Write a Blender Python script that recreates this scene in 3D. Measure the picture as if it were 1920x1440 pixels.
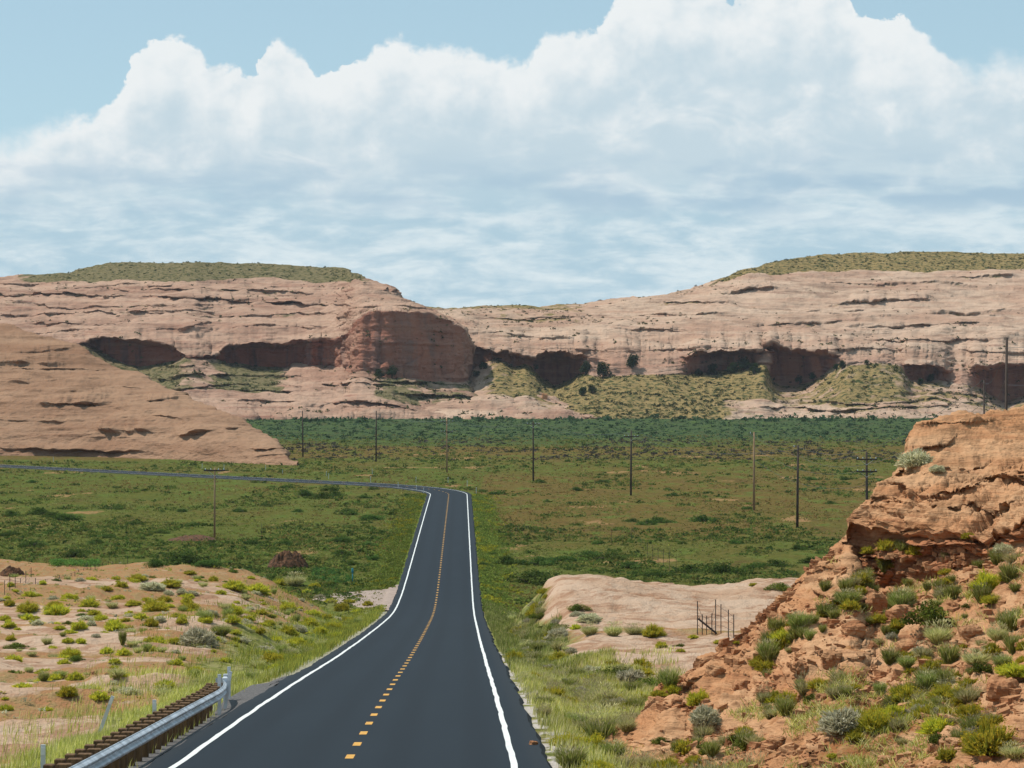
import bpy, math, random
import numpy as np
from mathutils import Vector

# ------------------------------------------------------------------ camera, sky, sun
for o in list(bpy.data.objects):
    bpy.data.objects.remove(o)
SC = bpy.context.scene
COL = SC.collection
F = 5000.0                       # focal length in photo pixels (1920 wide)
CAMZ = 22.0
PITCH = math.atan(32 / F)
cd = bpy.data.cameras.new("camera")
cam = bpy.data.objects.new("camera", cd)
COL.objects.link(cam)
cam.location = (0, 0, CAMZ)
cam.rotation_euler = (math.pi / 2 - PITCH, 0, 0)
cd.sensor_width = 36.0
cd.lens = 36.0 * F / 1920
cd.clip_start = 1.0
cd.clip_end = 30000
SC.camera = cam
SC.view_settings.view_transform = 'Standard'
SC.view_settings.look = 'None'
SC.view_settings.exposure = -0.12
SC.view_settings.gamma = 1.0

SUN_EL = math.radians(57)
SUN_AZ = math.radians(-72)        # clockwise from +Y; negative = left of the view
sd = bpy.data.lights.new("sun", 'SUN')
sd.energy = 4.9
sd.angle = math.radians(0.53)
sd.color = (1.0, 0.95, 0.87)
sun = bpy.data.objects.new("sun", sd)
COL.objects.link(sun)
sv = Vector((math.sin(SUN_AZ) * math.cos(SUN_EL), math.cos(SUN_AZ) * math.cos(SUN_EL), math.sin(SUN_EL)))
sun.rotation_euler = sv.to_track_quat('Z', 'Y').to_euler()
sun.location = (-60, 20, 120)


class NT:
    """tiny helper for node trees"""
    def __init__(self, tree):
        self.t = tree
        self.n = tree.nodes
        self.l = tree.links

    def new(self, typ, **kw):
        nd = self.n.new(typ)
        for k, v in kw.items():
            setattr(nd, k, v)
        return nd

    def put(self, sock, v):
        if isinstance(v, bpy.types.NodeSocket):
            self.l.new(v, sock)
        elif isinstance(v, (tuple, list)) and len(v) == 3 and sock.type == 'RGBA':
            sock.default_value = (*v, 1)
        else:
            sock.default_value = v

    def math(self, op, a, b=None, c=None, clamp=False):
        nd = self.new('ShaderNodeMath', operation=op, use_clamp=clamp)
        self.put(nd.inputs[0], a)
        if b is not None:
            self.put(nd.inputs[1], b)
        if c is not None:
            self.put(nd.inputs[2], c)
        return nd.outputs[0]

    def mix(self, fac, a, b, blend='MIX'):
        nd = self.new('ShaderNodeMix', data_type='RGBA', blend_type=blend)
        self.put(nd.inputs[0], fac)
        self.put(nd.inputs[6], a)
        self.put(nd.inputs[7], b)
        return nd.outputs[2]

    def ramp(self, v, lo, hi, a=0.0, b=1.0, smooth=True):
        nd = self.new('ShaderNodeMapRange', interpolation_type='SMOOTHSTEP' if smooth else 'LINEAR')
        self.put(nd.inputs[0], v)
        for i, q in enumerate((lo, hi, a, b)):
            self.put(nd.inputs[i + 1], q)
        return nd.outputs[0]

    def noise(self, vec, scale, detail=4, rough=0.55, dist=0.0, vscale=None):
        if vscale is not None:
            vm = self.new('ShaderNodeVectorMath', operation='MULTIPLY')
            self.put(vm.inputs[0], vec)
            vm.inputs[1].default_value = vscale
            vec = vm.outputs[0]
        nd = self.new('ShaderNodeTexNoise')
        self.put(nd.inputs['Vector'], vec)
        nd.inputs['Scale'].default_value = scale
        nd.inputs['Detail'].default_value = detail
        nd.inputs['Roughness'].default_value = rough
        nd.inputs['Distortion'].default_value = dist
        return nd.outputs[0]

    def comb(self, x, y, z=0.0):
        nd = self.new('ShaderNodeCombineXYZ')
        for i, q in enumerate((x, y, z)):
            self.put(nd.inputs[i], q)
        return nd.outputs[0]

    def curve(self, v, pts):
        nd = self.new('ShaderNodeFloatCurve')
        self.put(nd.inputs[1], v)
        c = nd.mapping.curves[0]
        while len(c.points) > 2:
            c.points.remove(c.points[1])
        c.points[0].location = pts[0]
        c.points[1].location = pts[-1]
        for p in pts[1:-1]:
            c.points.new(*p)
        for p in c.points:
            p.handle_type = 'VECTOR'
        nd.mapping.update()
        return nd.outputs[0]


def build_world():
    w = bpy.data.worlds.new("World")
    SC.world = w
    w.use_nodes = True
    t = NT(w.node_tree)
    t.n.clear()
    out = t.new('ShaderNodeOutputWorld')
    bg = t.new('ShaderNodeBackground')
    bg.inputs[1].default_value = 0.1
    t.l.new(bg.outputs[0], out.inputs[0])
    sky = t.new('ShaderNodeTexSky')
    sky.sky_type = 'NISHITA'
    sky.sun_disc = False
    sky.sun_elevation = SUN_EL
    sky.sun_rotation = SUN_AZ
    sky.altitude = 1500
    sky.air_density = 1.0
    sky.dust_density = 1.0
    tc = t.new('ShaderNodeTexCoord')
    sp = t.new('ShaderNodeSeparateXYZ')
    t.l.new(tc.outputs['Generated'], sp.inputs[0])
    x, y, z = sp.outputs
    az = t.math('ARCTAN2', x, y)
    el = t.math('ARCSINE', z)
    A = t.math('MULTIPLY', az, 10.0)      # 0.1 rad = 500 photo pixels
    E = t.math('MULTIPLY', el, 10.0)
    P = t.comb(A, E)
    # billowing edge: warp the sampling position, then lift the top line with noise
    n1 = t.noise(P, 5.0, 6, 0.55)
    n2 = t.noise(t.comb(t.math('ADD', A, 7.3), E), 13.0, 5, 0.6)
    n3 = t.noise(t.comb(A, t.math('ADD', E, 3.1)), 2.2, 4, 0.5)
    Aw = t.math('ADD', A, t.math('MULTIPLY', t.math('SUBTRACT', n2, 0.5), 0.045))
    tops = [(-700, 250), (-100, 245), (60, 236), (130, 222), (190, 205), (226, 190), (234, 135), (262, 95), (292, 72), (345, 68), (366, 86),
            (376, 112), (412, 120), (452, 136), (478, 152), (484, 112), (500, 84), (516, 70), (546, 86), (580, 114), (592, 136),
            (640, 128), (690, 102), (720, 76), (760, 66), (790, 88), (812, 78), (862, 80), (915, 96), (995, 104), (1006, 78), (1022, 58),
            (1070, 50), (1112, 54), (1148, 16), (1165, -20), (1352, -14), (1366, 14), (1400, -6), (1470, -30), (1592, -14), (1602, 32),
            (1642, 50), (1700, 47), (1732, 66), (1760, 104), (1830, 118), (1870, 96), (1930, 108), (2600, 60)]
    lo, hi = -0.7, 0.7               # azimuth range in units of A*0.1
    cp = []
    for px, py in tops:
        a = math.atan((px - 960) / F)
        e = math.atan((688 - py) / F)
        cp.append(((a * 10 + 3.5) / 7.0, e * 4))
    u = t.math('MULTIPLY', t.math('ADD', Aw, 3.5), 1 / 7.0)
    top = t.math('MULTIPLY', t.curve(u, cp), 2.5)        # back to E units (rad*10)
    n4 = t.noise(t.comb(A, t.math('ADD', E, 5.0)), 30.0, 4, 0.6)
    lump = t.math('ADD', t.math('MULTIPLY', t.math('SUBTRACT', n1, 0.5), 0.10), t.math('MULTIPLY', t.math('SUBTRACT', n2, 0.5), 0.09))
    lump = t.math('ADD', lump, t.math('MULTIPLY', t.math('SUBTRACT', n4, 0.5), 0.055))
    d = t.math('SUBTRACT', t.math('ADD', top, lump), E)  # depth below the cloud top
    wd = t.ramp(n3, 0.40, 0.62, 0.008, 0.05)
    wd = t.math('ADD', wd, t.ramp(A, -1.45, -1.75, 0.0, 0.10))
    wd = t.math('ADD', wd, t.ramp(A, 1.60, 1.72, 0.0, 0.10))
    dens = t.ramp(d, -0.003, wd)
    # bright sunlit heads near the top, greyer body below, lit by noise difference towards the sun (upper left)
    nl = t.noise(t.comb(t.math('SUBTRACT', A, 0.05), t.math('ADD', E, 0.06)), 5.0, 6, 0.55)
    rel = t.math('SUBTRACT', n1, nl)
    nb = t.noise(P, 3.2, 7, 0.6, 0.3)
    nb2 = t.noise(t.comb(t.math('SUBTRACT', A, 0.04), t.math('ADD', E, 0.07)), 3.2, 7, 0.6, 0.3)
    rel2 = t.math('SUBTRACT', nb, nb2)
    depth = t.ramp(d, 0.02, 0.50)
    nc = t.noise(t.comb(A, t.math('ADD', E, 9.0)), 2.1, 8, 0.58, 0.5, vscale=(1.6, 2.8, 1.0))
    head = t.math('SUBTRACT', 1.0, depth)
    d2 = t.math('ADD', d, t.math('MULTIPLY', t.math('SUBTRACT', nc, 0.5), 0.75))
    lit = t.math('ADD', t.math('MULTIPLY', t.ramp(d2, 0.40, -0.02), t.ramp(A, 1.72, 1.58, 0.3, 0.75)), t.math('MULTIPLY', rel, t.math('ADD', 0.5, t.math('MULTIPLY', head, 0.9))))
    lit = t.math('ADD', lit, t.math('MULTIPLY', rel2, 0.9))
    lit = t.math('ADD', lit, t.math('MULTIPLY', t.math('SUBTRACT', nc, 0.47), 2.2))
    lit = t.math('ADD', lit, t.math('MULTIPLY', t.math('SUBTRACT', n3, 0.5), 0.8))
    lit = t.ramp(lit, -0.15, 0.85)
    body = t.mix(lit, (6.1, 7.5, 8.3), (9.3, 9.7, 9.8))
    # layered lower deck
    band = t.noise(P, 1.0, 6, 0.6, 0.4, vscale=(2.0, 8.5, 1.0))
    band2 = t.noise(P, 1.0, 6, 0.6, 0.2, vscale=(6.5, 17.0, 1.0))
    bd = t.math('ADD', t.math('MULTIPLY', band, 0.65), t.math('MULTIPLY', band2, 0.35))
    deck = t.mix(t.ramp(bd, 0.40, 0.62), (4.9, 6.8, 7.9), (7.9, 9.0, 9.4))
    lowmix = t.ramp(t.math('ADD', E, t.math('MULTIPLY', t.math('SUBTRACT', n3, 0.5), 0.25)), 0.52, 0.78)   # 1 = cumulus, 0 = deck
    cloud = t.mix(lowmix, deck, body)
    # darker cumulus bases
    base = t.math('MULTIPLY', t.ramp(E, 0.5, 0.64), t.ramp(E, 0.86, 0.66))
    base = t.math('MULTIPLY', base, t.ramp(t.noise(P, 1.0, 4, 0.5, 0.0, vscale=(2.5, 9.0, 1.0)), 0.40, 0.62))
    cloud = t.mix(t.math('MULTIPLY', base, t.ramp(A, -0.3, 0.8, 0.65, 0.95)), cloud, (4.4, 6.15, 7.5))
    clear = t.mix(t.ramp(E, 1.5, 0.3, 0.60, 0.78), sky.outputs[0], (5.4, 8.0, 9.2))      # thin high veil
    colr = t.mix(dens, clear, cloud)
    t.l.new(colr, bg.inputs[0])


build_world()

# ------------------------------------------------------------------ numeric helpers
rng = np.random.default_rng(7)
random.seed(7)
CP, SP = math.cos(PITCH), math.sin(PITCH)


def P(px, py, Y):
    """world point seen at photo pixel (px,py) at ground distance Y"""
    px, py, Y = np.broadcast_arrays(np.asarray(px, float), np.asarray(py, float), np.asarray(Y, float))
    a = (px - 960) / F
    b = (720 - py) / F
    fy = CP + b * SP
    fz = -SP + b * CP
    k = Y / fy
    return np.stack([a * k, Y, CAMZ + fz * k], -1)


def _mix(h):
    h = h & 0xFFFFFFFF
    h = ((h ^ (h >> 16)) * 0x45d9f3b) & 0xFFFFFFFF
    h = ((h ^ (h >> 16)) * 0x45d9f3b) & 0xFFFFFFFF
    return h ^ (h >> 16)


def _hash(ix, iy, iz, seed):
    return _mix(_mix(_mix(ix + seed * 7919 + 1013) + iy * 31337) + iz * 65537 + 77)


_G = np.array([(1, 1, 0), (-1, 1, 0), (1, -1, 0), (-1, -1, 0), (1, 0, 1), (-1, 0, 1), (1, 0, -1), (-1, 0, -1),
               (0, 1, 1), (0, -1, 1), (0, 1, -1), (0, -1, -1), (1, 1, 0), (-1, 1, 0), (0, -1, 1), (0, -1, -1)], float)
_R = np.array([[0.36, 0.48, -0.8], [-0.8, 0.60, 0.0], [0.48, 0.64, 0.60]])


def pnoise(p, seed=0):
    i = np.floor(p).astype(np.int64)
    f = p - i
    w = f * f * f * (f * (f * 6 - 15) + 10)
    r = 0
    for dx in (0, 1):
        wx = w[..., 0] if dx else 1 - w[..., 0]
        for dy in (0, 1):
            wy = w[..., 1] if dy else 1 - w[..., 1]
            for dz in (0, 1):
                wz = w[..., 2] if dz else 1 - w[..., 2]
                g = _G[_hash(i[..., 0] + dx, i[..., 1] + dy, i[..., 2] + dz, seed) & 15]
                r = r + wx * wy * wz * (g[..., 0] * (f[..., 0] - dx) + g[..., 1] * (f[..., 1] - dy) + g[..., 2] * (f[..., 2] - dz))
    return r


def fbm(p, octv=4, seed=0, gain=0.5):
    """about -1..1"""
    p = np.asarray(p, float)
    a, s, r = 1.0, 0.0, 0
    for k in range(octv):
        r = r + a * pnoise(p + 17.3 * k, seed + k)
        s += a
        a *= gain
        p = (p * 2.0) @ _R.T if k == 0 else p * 2.0
    return 1.7 * r / s


def worley(p, seed=0):
    """nearest random cell: returns (cell value 0..1, F2-F1)"""
    i = np.floor(p).astype(np.int64)
    b1 = np.full(p.shape[:-1], 9.0)
    b2 = b1.copy()
    cv = np.zeros(p.shape[:-1])
    for dx in (-1, 0, 1):
        for dy in (-1, 0, 1):
            for dz in (-1, 0, 1):
                c = i + np.array([dx, dy, dz])
                h = _hash(c[..., 0], c[..., 1], c[..., 2], seed)
                q = c + np.stack([(h & 255) / 255.0, ((h >> 8) & 255) / 255.0, ((h >> 16) & 255) / 255.0], -1)
                d = np.sqrt(((q - p) ** 2).sum(-1))
                nb = d < b1
                b2 = np.where(nb, b1, np.minimum(b2, d))
                cv = np.where(nb, ((h >> 24) & 255) / 255.0, cv)
                b1 = np.where(nb, d, b1)
    return cv, b2 - b1


def n2(x, y, sx, sy, octv=3, seed=0):
    x, y = np.broadcast_arrays(np.asarray(x, float), np.asarray(y, float))
    return fbm(np.stack([x / sx, y / sy, np.zeros_like(x) + 0.37], -1), octv, seed)


def sstep(a, b, v):
    t = np.clip((v - a) / (b - a), 0, 1)
    return t * t * (3 - 2 * t)


def mesh_obj(name, verts, faces, mats, attrs=None, smooth=False, parent=None, fmat=None, link=True):
    """verts (N,3); faces (M,k) int array or list of arrays of different k"""
    me = bpy.data.meshes.new(name)
    verts = np.asarray(verts, np.float32)
    if not isinstance(faces, (list, tuple)):
        faces = [faces]
    faces = [np.asarray(f, np.int32) for f in faces if len(f)]
    loops = np.concatenate([f.ravel() for f in faces])
    sizes = np.concatenate([np.full(len(f), f.shape[1], np.int32) for f in faces])
    starts = np.concatenate([[0], np.cumsum(sizes)[:-1]]).astype(np.int32)
    me.vertices.add(len(verts))
    me.vertices.foreach_set('co', verts.ravel())
    me.loops.add(len(loops))
    me.loops.foreach_set('vertex_index', loops)
    me.polygons.add(len(sizes))
    me.polygons.foreach_set('loop_start', starts)
    if not isinstance(mats, (list, tuple)):
        mats = [mats]
    for m in mats:
        me.materials.append(m)
    if fmat is not None:
        me.polygons.foreach_set('material_index', np.asarray(fmat, np.int32))
    me.polygons.foreach_set('use_smooth', np.full(len(sizes), bool(smooth)))
    me.update(calc_edges=True)
    me.validate()
    for k, v in (attrs or {}).items():
        v = np.asarray(v, np.float32)
        if v.ndim == 1:
            at = me.attributes.new(k, 'FLOAT', 'POINT')
            at.data.foreach_set('value', v)
        else:
            at = me.attributes.new(k, 'FLOAT_COLOR', 'POINT')
            at.data.foreach_set('color', np.concatenate([v, np.ones((len(v), 1), np.float32)], 1).ravel())
    o = bpy.data.objects.new(name, me)
    if link:
        COL.objects.link(o)
    if parent is not None:
        o.parent = parent
    return o


def tag(o, label=None, cat=None, group=None, kind=None):
    for k, v in (('label', label), ('category', cat), ('group', group), ('kind', kind)):
        if v is not None:
            o[k] = v
    return o


def empty(name, loc, rz=0.0):
    o = bpy.data.objects.new(name, None)
    o.empty_display_size = 0.2
    COL.objects.link(o)
    o.location = loc
    o.rotation_euler = (0, 0, rz)
    return o


def copy_tree(o, parent=None):
    c = o.copy()
    COL.objects.link(c)
    if parent is not None:
        c.parent = parent
    for ch in list(o.children):
        copy_tree(ch, c)
    return c


def grid_faces(nr, nc):
    r, c = np.meshgrid(np.arange(nr - 1), np.arange(nc - 1), indexing='ij')
    i = (r * nc + c).ravel()
    return np.stack([i, i + 1, i + nc + 1, i + nc], 1)


class MB:
    """collects simple solids into one mesh"""
    def __init__(self):
        self.v, self.q, self.t, self.n = [], [], [], 0

    def add(self, v, q=None, t=None):
        v = np.asarray(v, float)
        self.v.append(v)
        if q is not None and len(q):
            self.q.append(np.asarray(q, int) + self.n)
        if t is not None and len(t):
            self.t.append(np.asarray(t, int) + self.n)
        self.n += len(v)

    def box(self, c, s, rz=0.0, bev=0.0):
        c = np.asarray(c, float)
        h = np.asarray(s, float) / 2
        if bev > 0:
            pts, b = [], bev
            for sz in (-1, 1):
                for ins in ((b, 0), (0, b)) if sz < 0 else ((0, b), (b, 0)):
                    w, dz = ins
                    for sx, sy in ((-1, -1), (1, -1), (1, 1), (-1, 1)):
                        pts.append((sx * (h[0] - w), sy * (h[1] - w), sz * (h[2] - dz)))
            v = np.array(pts)
            q = [(3, 2, 1, 0), (12, 13, 14, 15)]
            for k in range(3):
                for j in range(4):
                    a, b2 = k * 4 + j, k * 4 + (j + 1) % 4
                    q.append((a, b2, b2 + 4, a + 4))
        else:
            v = np.array([(sx * h[0], sy * h[1], sz * h[2]) for sz in (-1, 1) for sx, sy in ((-1, -1), (1, -1), (1, 1), (-1, 1))])
            q = [(3, 2, 1, 0), (4, 5, 6, 7), (0, 1, 5, 4), (1, 2, 6, 5), (2, 3, 7, 6), (3, 0, 4, 7)]
        ca, sa = math.cos(rz), math.sin(rz)
        v = np.stack([v[:, 0] * ca - v[:, 1] * sa, v[:, 0] * sa + v[:, 1] * ca, v[:, 2]], 1) + c
        self.add(v, q)

    def tube(self, pts, radii, n=8, cap=True):
        pts = np.asarray(pts, float)
        m = len(pts)
        radii = np.broadcast_to(np.asarray(radii, float), (m,))
        tan = np.gradient(pts, axis=0)
        tan /= np.linalg.norm(tan, axis=1)[:, None] + 1e-9
        ref = np.where(np.abs(tan[:, 2:3]) > 0.9, np.array([[1.0, 0, 0]]), np.array([[0, 0, 1.0]]))
        a = np.cross(tan, ref)
        a /= np.linalg.norm(a, axis=1)[:, None] + 1e-9
        b = np.cross(tan, a)
        an = np.linspace(0, 2 * math.pi, n, endpoint=False)
        v = pts[:, None] + radii[:, None, None] * (np.cos(an)[None, :, None] * a[:, None] + np.sin(an)[None, :, None] * b[:, None])
        q = []
        for k in range(m - 1):
            for j in range(n):
                q.append((k * n + j, k * n + (j + 1) % n, (k + 1) * n + (j + 1) % n, (k + 1) * n + j))
        tt = []
        v = v.reshape(-1, 3)
        if cap:
            v = np.concatenate([v, pts[:1], pts[-1:]])
            for j in range(n):
                tt.append((m * n, (j + 1) % n, j))
                tt.append((m * n + 1, (m - 1) * n + j, (m - 1) * n + (j + 1) % n))
        self.add(v, q, tt)

    def build(self, name, mat, parent=None, smooth=False, attrs=None):
        v = np.concatenate(self.v)
        fs = []
        if self.q:
            fs.append(np.concatenate(self.q))
        if self.t:
            fs.append(np.concatenate(self.t))
        return mesh_obj(name, v, fs, mat, attrs, smooth, parent)


# ------------------------------------------------------------------ materials
def new_mat(name):
    m = bpy.data.materials.new(name)
    m.use_nodes = True
    t = NT(m.node_tree)
    t.n.clear()
    out = t.new('ShaderNodeOutputMaterial')
    bs = t.new('ShaderNodeBsdfPrincipled')
    bs.inputs['Roughness'].default_value = 0.85
    bs.inputs['Specular IOR Level'].default_value = 0.0
    t.l.new(bs.outputs[0], out.inputs[0])
    return m, t, bs, out


def geo_pos(t):
    return t.new('ShaderNodeNewGeometry').outputs['Position']


def attr(t, name):
    nd = t.new('ShaderNodeAttribute')
    nd.attribute_name = name
    return nd.outputs['Fac']


def attr_col(t, name):
    nd = t.new('ShaderNodeAttribute')
    nd.attribute_name = name
    return nd.outputs['Color']


def bump(t, bs, h, dist, strength=1.0):
    b = t.new('ShaderNodeBump')
    b.inputs['Strength'].default_value = strength
    b.inputs['Distance'].default_value = dist
    t.put(b.inputs['Height'], h)
    t.l.new(b.outputs[0], bs.inputs['Normal'])


def rock_mat(name, pale, pink, red, S, soil=(0.24, 0.19, 0.09), veg=(0.075, 0.085, 0.03), streak=(0.10, 0.035, 0.025), bumpd=1.0):
    """layered slickrock; S = size of the layering in metres"""
    m, t, bs, out = new_mat(name)
    p = geo_pos(t)
    warp = t.noise(p, 0.35 / S, 4, 0.55)
    lay = t.noise(p, 1.0, 6, 0.62, 0.25, vscale=(0.09 / S, 0.09 / S, 1.1 / S))
    lay2 = t.noise(p, 1.0, 5, 0.65, 0.15, vscale=(0.22 / S, 0.22 / S, 4.2 / S))
    c = t.mix(t.ramp(lay, 0.38, 0.62), pale, pink)
    c = t.mix(t.math('MULTIPLY', t.ramp(warp, 0.45, 0.7), 0.55), c, pale)
    c = t.mix(t.math('MULTIPLY', t.ramp(lay2, 0.52, 0.72), 0.6), c, red)
    w3 = t.noise(p, 1.0, 7, 0.68, 0.6, vscale=(0.16 / S, 0.30 / S, 1.3 / S))
    c = t.mix(t.math('MULTIPLY', t.ramp(w3, 0.50, 0.66), 0.7), c, tuple(0.62 * q for q in pink))
    # weathered grey-brown patches
    w2 = t.noise(p, 0.8 / S, 6, 0.65, 0.3, vscale=(0.5, 0.5, 1.6))
    c = t.mix(t.math('MULTIPLY', t.ramp(w2, 0.54, 0.70), 0.55), c, tuple(0.55 * q for q in pink))
    # dark streak lines along the beds
    lay3 = t.noise(p, 1.0, 6, 0.7, 0.5, vscale=(0.30 / S, 0.30 / S, 2.6 / S))
    c = t.mix(t.math('MULTIPLY', t.ramp(lay3, 0.60, 0.70), 0.6), c, tuple(0.38 * q for q in red))
    # cliff faces: redder, with vertical varnish streaks
    cl = attr(t, 'cliff')
    st = t.noise(p, 1.0, 5, 0.6, 0.2, vscale=(0.9 / S, 0.9 / S, 0.06 / S))
    cc = t.mix(t.ramp(st, 0.45, 0.66), (1.2 * red[0], 1.05 * red[1], 0.95 * red[2]), streak)
    cc = t.mix(t.math('MULTIPLY', t.ramp(lay, 0.5, 0.66), 0.4), cc, pink)
    c = t.mix(cl, c, cc)
    # soil and low plants
    vg = attr(t, 'veg')
    vn = t.noise(p, 2.4 / S, 5, 0.65)
    vn2 = t.noise(p, 0.7 / S, 4, 0.6)
    sm = t.ramp(t.math('ADD', vg, t.math('MULTIPLY', t.math('SUBTRACT', vn2, 0.5), 1.4)), 0.35, 0.6)
    vc = t.mix(t.ramp(vn, 0.38, 0.54), veg, soil)
    c = t.mix(sm, c, vc)
    fine = t.noise(p, 6.0 / S, 5, 0.6)
    c = t.mix(0.35, c, t.mix(fine, (0.35, 0.35, 0.35), (0.75, 0.75, 0.75)), 'OVERLAY')
    t.l.new(c, bs.inputs['Base Color'])
    h = t.math('ADD', t.math('MULTIPLY', lay2, 0.5), t.math('MULTIPLY', fine, 0.35))
    h = t.math('ADD', h, t.math('MULTIPLY', lay3, 0.5))
    h = t.math('ADD', h, t.math('MULTIPLY', w2, 0.6))
    h = t.math('SUBTRACT', h, t.math('MULTIPLY', w3, 0.9))
    bump(t, bs, h, bumpd * S * 0.35, 0.9)
    bs.inputs['Roughness'].default_value = 0.92
    return m


M_MESA = rock_mat('mesa_sandstone', (0.43, 0.28, 0.20), (0.34, 0.20, 0.14), (0.24, 0.10, 0.07), 6.0, soil=(0.18, 0.145, 0.075), veg=(0.062, 0.066, 0.027), streak=(0.17, 0.085, 0.07))
M_MESA2 = rock_mat('far_mesa_sandstone', (0.49, 0.345, 0.25), (0.40, 0.25, 0.175), (0.26, 0.13, 0.095), 6.0, soil=(0.26, 0.185, 0.08), veg=(0.050, 0.062, 0.024), streak=(0.18, 0.09, 0.075))
M_DOME = rock_mat('dome_sandstone', (0.315, 0.192, 0.122), (0.25, 0.142, 0.088), (0.165, 0.078, 0.046), 6.5, bumpd=0.5)  # brown rock, its colour also darkened to carry a cloud's shade
M_OUT = rock_mat('outcrop_sandstone', (0.50, 0.285, 0.155), (0.44, 0.215, 0.105), (0.28, 0.105, 0.05), 0.55, soil=(0.28, 0.12, 0.05),
                 veg=(0.28, 0.16, 0.065), streak=(0.20, 0.07, 0.035), bumpd=0.9)


def ground_mat():
    m, t, bs, out = new_mat('desert_ground')
    p = geo_pos(t)
    rk, gr = attr(t, 'rock'), attr(t, 'green')
    # bare slickrock and red soil
    a = t.noise(p, 0.35, 5, 0.6, 0.3, vscale=(0.5, 1.0, 1.0))
    b = t.noise(p, 1.6, 6, 0.62, 0.2)
    f = t.noise(p, 9.0, 4, 0.6)
    rock = t.mix(t.ramp(a, 0.4, 0.62), (0.50, 0.355, 0.255), (0.44, 0.285, 0.19))
    rock = t.mix(t.math('MULTIPLY', t.ramp(b, 0.56, 0.72), 0.6), rock, (0.33, 0.165, 0.09))
    b2 = t.noise(p, 0.5, 7, 0.7, 0.4, vscale=(0.7, 1.2, 2.0))
    rock = t.mix(t.math('MULTIPLY', t.ramp(b2, 0.50, 0.60), 0.65), rock, (0.27, 0.135, 0.075))
    soil = t.mix(t.ramp(b, 0.38, 0.62), (0.36, 0.18, 0.09), (0.33, 0.215, 0.105))
    soil = t.mix(t.math('MULTIPLY', t.ramp(f, 0.5, 0.66), 0.55), soil, (0.17, 0.15, 0.05))
    rm = t.ramp(t.math('ADD', rk, t.math('MULTIPLY', t.math('SUBTRACT', b, 0.5), 0.7)), 0.36, 0.62)
    dry = t.mix(rm, soil, rock)
    # grassland
    g1 = t.noise(p, 0.035, 6, 0.6, 0.3, vscale=(1.0, 0.55, 1.0))
    g2 = t.noise(p, 0.22, 6, 0.65, 0.3, vscale=(1.0, 0.4, 1.0))
    g3 = t.noise(p, 1.3, 5, 0.65)
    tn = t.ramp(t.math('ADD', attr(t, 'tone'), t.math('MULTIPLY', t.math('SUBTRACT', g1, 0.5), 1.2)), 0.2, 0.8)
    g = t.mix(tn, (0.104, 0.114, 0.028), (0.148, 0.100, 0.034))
    g = t.mix(attr(t, 'teal'), g, (0.055, 0.085, 0.040))  # far plant colour, with haze and mesa-foot shade painted in
    g = t.mix(attr(t, 'vrg'), g, (0.15, 0.185, 0.04))
    g = t.mix(t.math('MULTIPLY', attr(t, 'near'), 0.8), g, t.mix(t.ramp(b, 0.4, 0.6), (0.20, 0.21, 0.055), (0.34, 0.30, 0.13)))
    g = t.mix(t.math('MULTIPLY', t.ramp(g2, 0.50, 0.68), 0.8), g, (0.105, 0.15, 0.034))
    g = t.mix(t.math('MULTIPLY', t.ramp(g2, 0.46, 0.32), 0.65), g, (0.105, 0.065, 0.028))
    g = t.mix(t.math('MULTIPLY', t.ramp(g3, 0.47, 0.66), 0.7), g, (0.028, 0.045, 0.012))
    g = t.mix(t.math('MULTIPLY', t.ramp(g3, 0.46, 0.30), 0.5), g, (0.16, 0.15, 0.06))
    gm = t.ramp(t.math('ADD', gr, t.math('MULTIPLY', t.math('SUBTRACT', b, 0.5), 0.6)), 0.3, 0.7)
    c = t.mix(gm, dry, g)
    c = t.mix(attr(t, 'pale'), c, t.mix(f, (0.36, 0.31, 0.27), (0.62, 0.56, 0.50)))
    t.l.new(c, bs.inputs['Base Color'])
    bump(t, bs, t.math('ADD', b, t.math('MULTIPLY', f, 0.35)), 0.32, 0.9)
    bs.inputs['Roughness'].default_value = 0.95
    return m


def simple_mat(name, col, var=0.25, scale=8.0, rough=0.8, metal=0.0, vscale=None, spec=0.25, bumpd=0.0, col2=None):
    m, t, bs, out = new_mat(name)
    tc = t.new('ShaderNodeTexCoord').outputs['Object']
    n = t.noise(tc, scale, 5, 0.6, 0.0, vscale=vscale)
    c2 = col2 or tuple(q * (1 - 2 * var) for q in col)
    c = t.mix(t.ramp(n, 0.35, 0.65), col, c2)
    t.l.new(c, bs.inputs['Base Color'])
    bs.inputs['Roughness'].default_value = rough
    bs.inputs['Metallic'].default_value = metal
    bs.inputs['Specular IOR Level'].default_value = spec
    if bumpd:
        bump(t, bs, n, bumpd)
    return m


def leaf_mat(name, trans=0.3):
    m, t, bs, out = new_mat(name)
    c = attr_col(t, 'tint')
    info = t.new('ShaderNodeObjectInfo')
    hs = t.new('ShaderNodeHueSaturation')
    t.put(hs.inputs['Hue'], t.ramp(info.outputs['Random'], 0, 1, 0.485, 0.515, False))
    t.put(hs.inputs['Value'], t.ramp(info.outputs['Random'], 0, 1, 0.8, 1.2, False))
    t.l.new(c, hs.inputs['Color'])
    c = hs.outputs[0]
    t.l.new(c, bs.inputs['Base Color'])
    bs.inputs['Roughness'].default_value = 0.75
    tr = t.new('ShaderNodeBsdfTranslucent')
    t.l.new(c, tr.inputs[0])
    mx = t.new('ShaderNodeMixShader')
    mx.inputs[0].default_value = trans
    t.l.new(bs.outputs[0], mx.inputs[1])
    t.l.new(tr.outputs[0], mx.inputs[2])
    t.l.new(mx.outputs[0], out.inputs[0])
    return m


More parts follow.
